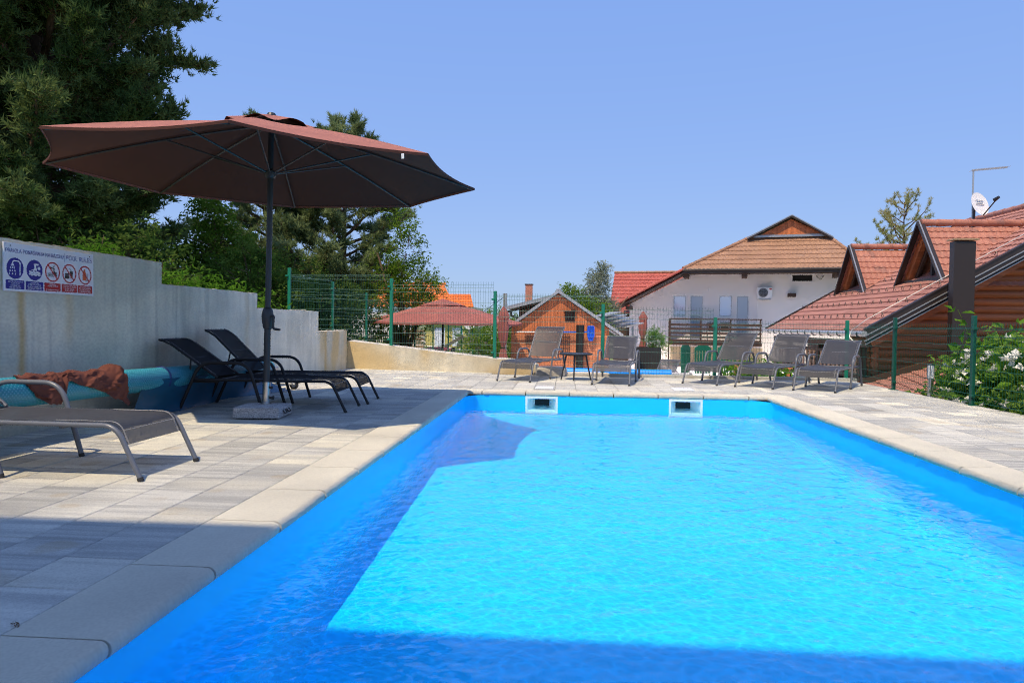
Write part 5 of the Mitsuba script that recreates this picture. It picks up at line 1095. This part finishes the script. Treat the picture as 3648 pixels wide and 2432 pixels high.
pine('pine_tree', 'slim pine with a bare reddish trunk just left of the parasol pole', (-9.35, 22, .0), 7.3, 2.7, 13, G1, z_low=.20, nb=52, tufts=25, L=.16, w=.014, r0=.16, nn=10, mt='m_needle2', prof=lambda x: (1.1 - x)**.8, lean=(-.9, 0))
pine('pine_tree', 'spreading pine behind the parasol canopy, its tip showing above the canopy', (-7.45, 22, -.1), 7.2, 3.0, 14, G1, z_low=.10, nb=56, tufts=25, L=.16, w=.014, r0=.15, nn=10, mt='m_needle2', prof=lambda x: (1.08 - x)**.75, lean=(.35, 0))
broad('leafy_tree', 'light green leafy tree right of the pines with a pointed top against the sky', 'tree', (-4.9, 20.5, -.3), 5, [((0, 0, 1.5), (.9, .9, 1.1)), ((.25, 0, 2.4), (.85, .8, .8)), ((.1, 0, 3.4), (.55, .6, .9)), ((-.1, 0, 4.2), (.28, .3, .7)), ((.75, 0, 2.3), (.5, .4, .35)), ((-.6, .2, 2.6), (.7, .7, .9))], 21, 'm_leaf_light', 9000, .11, .35, stems=8, shell=.3)
broad('leafy_tree', 'light green broadleaved tree under the big pine, left of the parasol pole', 'tree', (-9.5, 17.0, .9), 4, [((0, 0, 1.1), (1.1, .9, .9)), ((.6, 0, 1.9), (.8, .8, .8)), ((-.7, 0, 1.5), (.9, .8, .7)), ((.3, 0, 2.7), (.5, .5, .6))], 22, 'm_leaf_light', 9000, .13, .45, stems=6, shell=.35)
broad('leafy_tree', 'dark leafy tree between the big pine and the slim pine', 'tree', (-9.0, 20.0, .2), 5, [((-.6, 0, 1.6), (.7, .7, 1.0)), ((-.9, 0, 2.7), (.6, .6, .7)), ((.5, .3, 1.4), (.8, .7, .8))], 23, 'm_leaf_dark', 4500, .12, .5, stems=7, shell=.3)
broad('shade_shrub', 'dark leafy shrubs behind the wall under the huge pine', 'shrub', (-8.2, 11.0, 1.0), 3, [((-2.6, .6, .9), (1.2, .8, 1.0)), ((-.9, .3, .9), (1.2, .8, 1.0)), ((.6, .5, .8), (1.1, .8, .8)), ((-4.2, .6, 1.3), (1.2, .8, 1.2)), ((-1.6, 1.5, 2.1), (1.3, .9, .9))], 24, 'm_leaf_dark', 14000, .11, .5, stems=9, shell=.25)
broad('fern_bush', 'bright fresh green bush peeking over the second step of the concrete wall', 'bush', (-6.2, 10.0, .85), 1, [((-.9, 0, .55), (.55, .45, .5)), ((-.2, 0, .45), (.6, .45, .42)), ((.5, .2, .35), (.6, .45, .38)), ((1.1, .3, .25), (.5, .4, .3)), ((-1.1, .1, .85), (.3, .3, .35))], 26, 'm_leaf_bright', 8000, .10, .28, stems=9, shell=.2, r0=.02)
G2 = 'green bushes behind the mesh fence'
for i, (x, y, z, s, mt, lab) in enumerate([(-7.2, 15.2, .8, 1.15, 'm_leaf_mid', 'green bush behind the first fence post, nearest the wall'), (-6.1, 17.6, .3, 1.15, 'm_leaf_dark', 'dark green bush between the second and third fence posts'), (-7.6, 18.5, .4, 1.5, 'm_leaf_mid', 'taller green bush below the spreading pine'), (-6.3, 25.0, -.8, .65, 'm_leaf_mid', 'green bush in front of the yellow house'), (-2.3, 26, -1.0, 1.45, 'm_leaf_light', 'light green bush behind the right edge of the open parasol'), (-3.4, 33, -1.2, 1.9, 'm_leaf_light', 'green bush right of the small satellite dish')]):
    broad('green_bush', lab, 'bush', (x, y, z), 1, [((0, 0, .8 * s), (.8 * s, .7 * s, .8 * s)), ((.6 * s, .2, .55 * s), (.6 * s, .5 * s, .6 * s)), ((-.6 * s, .1, .6 * s), (.6 * s, .5 * s, .6 * s))], 30 + i, mt, 6000, .11, .5, G2, .03, .3, 6)
broad('silver_tree', 'pale silvery tree between the garden house and the red roofed wing', 'tree', (1.35, 30, -1.2), 5, [((0, 0, 3.0), (.75, .7, .8)), ((.1, 0, 4.0), (.5, .5, .65)), ((-.3, 0, 2.3), (.8, .7, .7)), ((.3, 0, 4.5), (.25, .25, .4)), ((.55, 0, 2.5), (.6, .6, .9))], 41, 'm_leaf_grey', 15000, .11, .35, stems=9, shell=.2)
broad('leafy_tree', 'yellow green leafy tree behind the right slope of the garden house roof', 'tree', (.75, 26, -1.0), 4, [((-.3, 0, 2.4), (.7, .6, .7)), ((.35, 0, 2.2), (.6, .6, .7)), ((-.5, 0, 3.0), (.4, .4, .4))], 42, 'm_leaf_light', 6000, .11, .4, stems=6, shell=.3)
pine('pine_tree', 'sparse yellowish pine standing beyond the log house roof against the sky', (21.3, 45, -1), 9.9, 3.0, 15, None, z_low=.45, nb=36, tufts=5, L=.20, w=.014, r0=.16, nn=8, mt='m_needle_olive', prof=lambda x: (1.1 - x)**.6, up=.7)
broad('oleander', 'small oleander with narrow leaves growing in the black planter', 'plant', (2.82, 22, .15), 1, [((0, 0, .35), (.28, .25, .26)), ((.22, 0, .22), (.2, .2, .16))], 43, 'm_leaf_bright', 900, .13, .2, None, .015, .2, 6)
broad('terrace_plant', 'low leafy green plant behind the kerb, seen under the left angled lounger', 'plant', (3.75, 14.3, -.35), 1, [((0, 0, .30), (.5, .3, .25)), ((.5, .1, .25), (.4, .3, .2))], 44, 'm_leaf_bright', 1500, .12, .35, None, .015, .2, 5)
# flowering bramble-like bush behind the right hand fence
def flower_bush(label, base, blobs, canes, seed, n):
    k = broad('flowering_bush', label, 'bush', base, 1, blobs, seed, 'm_leaf_bush', n, .105, .62, 'white flowering bushes behind the right fence', .02, .25, 8)
    r = np.random.default_rng(seed + 1); b = np.array(base); lv = []; cm = MB()
    for (dx, dy, hh) in canes:
        p, rr = limb(b + [dx, dy, .2], [r.normal() * .08, -.05, 1], hh, .012, r, 9, .1, .07); cm.tube(p, rr, 5, False)
        for q in range(3, 10):
            for g in range(3): lv.append(p[q] + r.normal(size=3) * [.06, .06, .03])
    V, F = leaves(np.array(lv), r, .16, .72, .25); put('cane_leaves', (V, F), 'm_leaf_bright', k); put('canes', cm.get(), 'm_leaf_mid', k, kind='stuff')
    big = []
    for o, ra in blobs:
        d = unit(r.normal(size=(30, 3)) + [-.6, -.7, .3]); big.append(b + np.array(o) + d * np.array(ra) * 1.02)
    V, F = leaves(np.vstack(big), r, .21, .8, .5, np.array([-.4, -.3, 0])); put('large_leaves', (V, F), 'm_leaf_bright', k)
    for o, ra in blobs:
        for q in range(int(10 + 28 * np.prod(ra)**(1 / 3) * .8)):
            d = unit(r.normal(size=3) + [-.7, -.7, .55]); c = b + np.array(o) + d * np.array(ra) * 1.08; m = r.integers(9, 16)
            V, F = leaves(c + r.normal(size=(m, 3)) * [.018, .018, .008], r, .078, .95, -.4); put('flower_cluster', (V, F), 'm_petal', k)
flower_bush('white flowering green bush between the second and third right hand fence posts', (6.12, 9.75, -.48), [((-.25, .5, .45), (.5, .8, .45)), ((.0, .2, .85), (.45, .6, .42)), ((.15, -.5, .55), (.5, .6, .5)), ((.2, .9, .6), (.45, .5, .4)), ((-.45, 0, .25), (.4, .8, .25))], [(-.2, .55, 1.55), (.05, -.1, 1.6), (.0, .3, 1.35), (-.3, 1.0, 1.0)], 51, 7000)
flower_bush('large white flowering green bush at the right edge of the photo', (6.15, 8.0, -.38), [((-.3, .6, .7), (.5, .7, .6)), ((.1, .1, 1.1), (.6, .8, .5)), ((-.35, -.4, .6), (.5, .8, .6)), ((.3, -.6, 1.2), (.6, .6, .45)), ((-.55, .2, .3), (.35, 1.1, .3))], [(-.1, .4, 1.75), (.1, 0, 1.85), (.0, -.4, 1.8), (-.25, .7, 1.5), (.25, .6, 1.8)], 53, 10000)
# small leaf litter and a weed in the paving joints
k = thing('weed', 'tiny brown weed in the paving joint beside the nearest coping stone', 'weed')
V, F = leaves(np.array([-1.645, 1.93, .006]) + rng.normal(size=(12, 3)) * [.012, .010, .002], rng, .013, .4, -.2); put('weed_leaves', (V, F), 'm_bark', k)
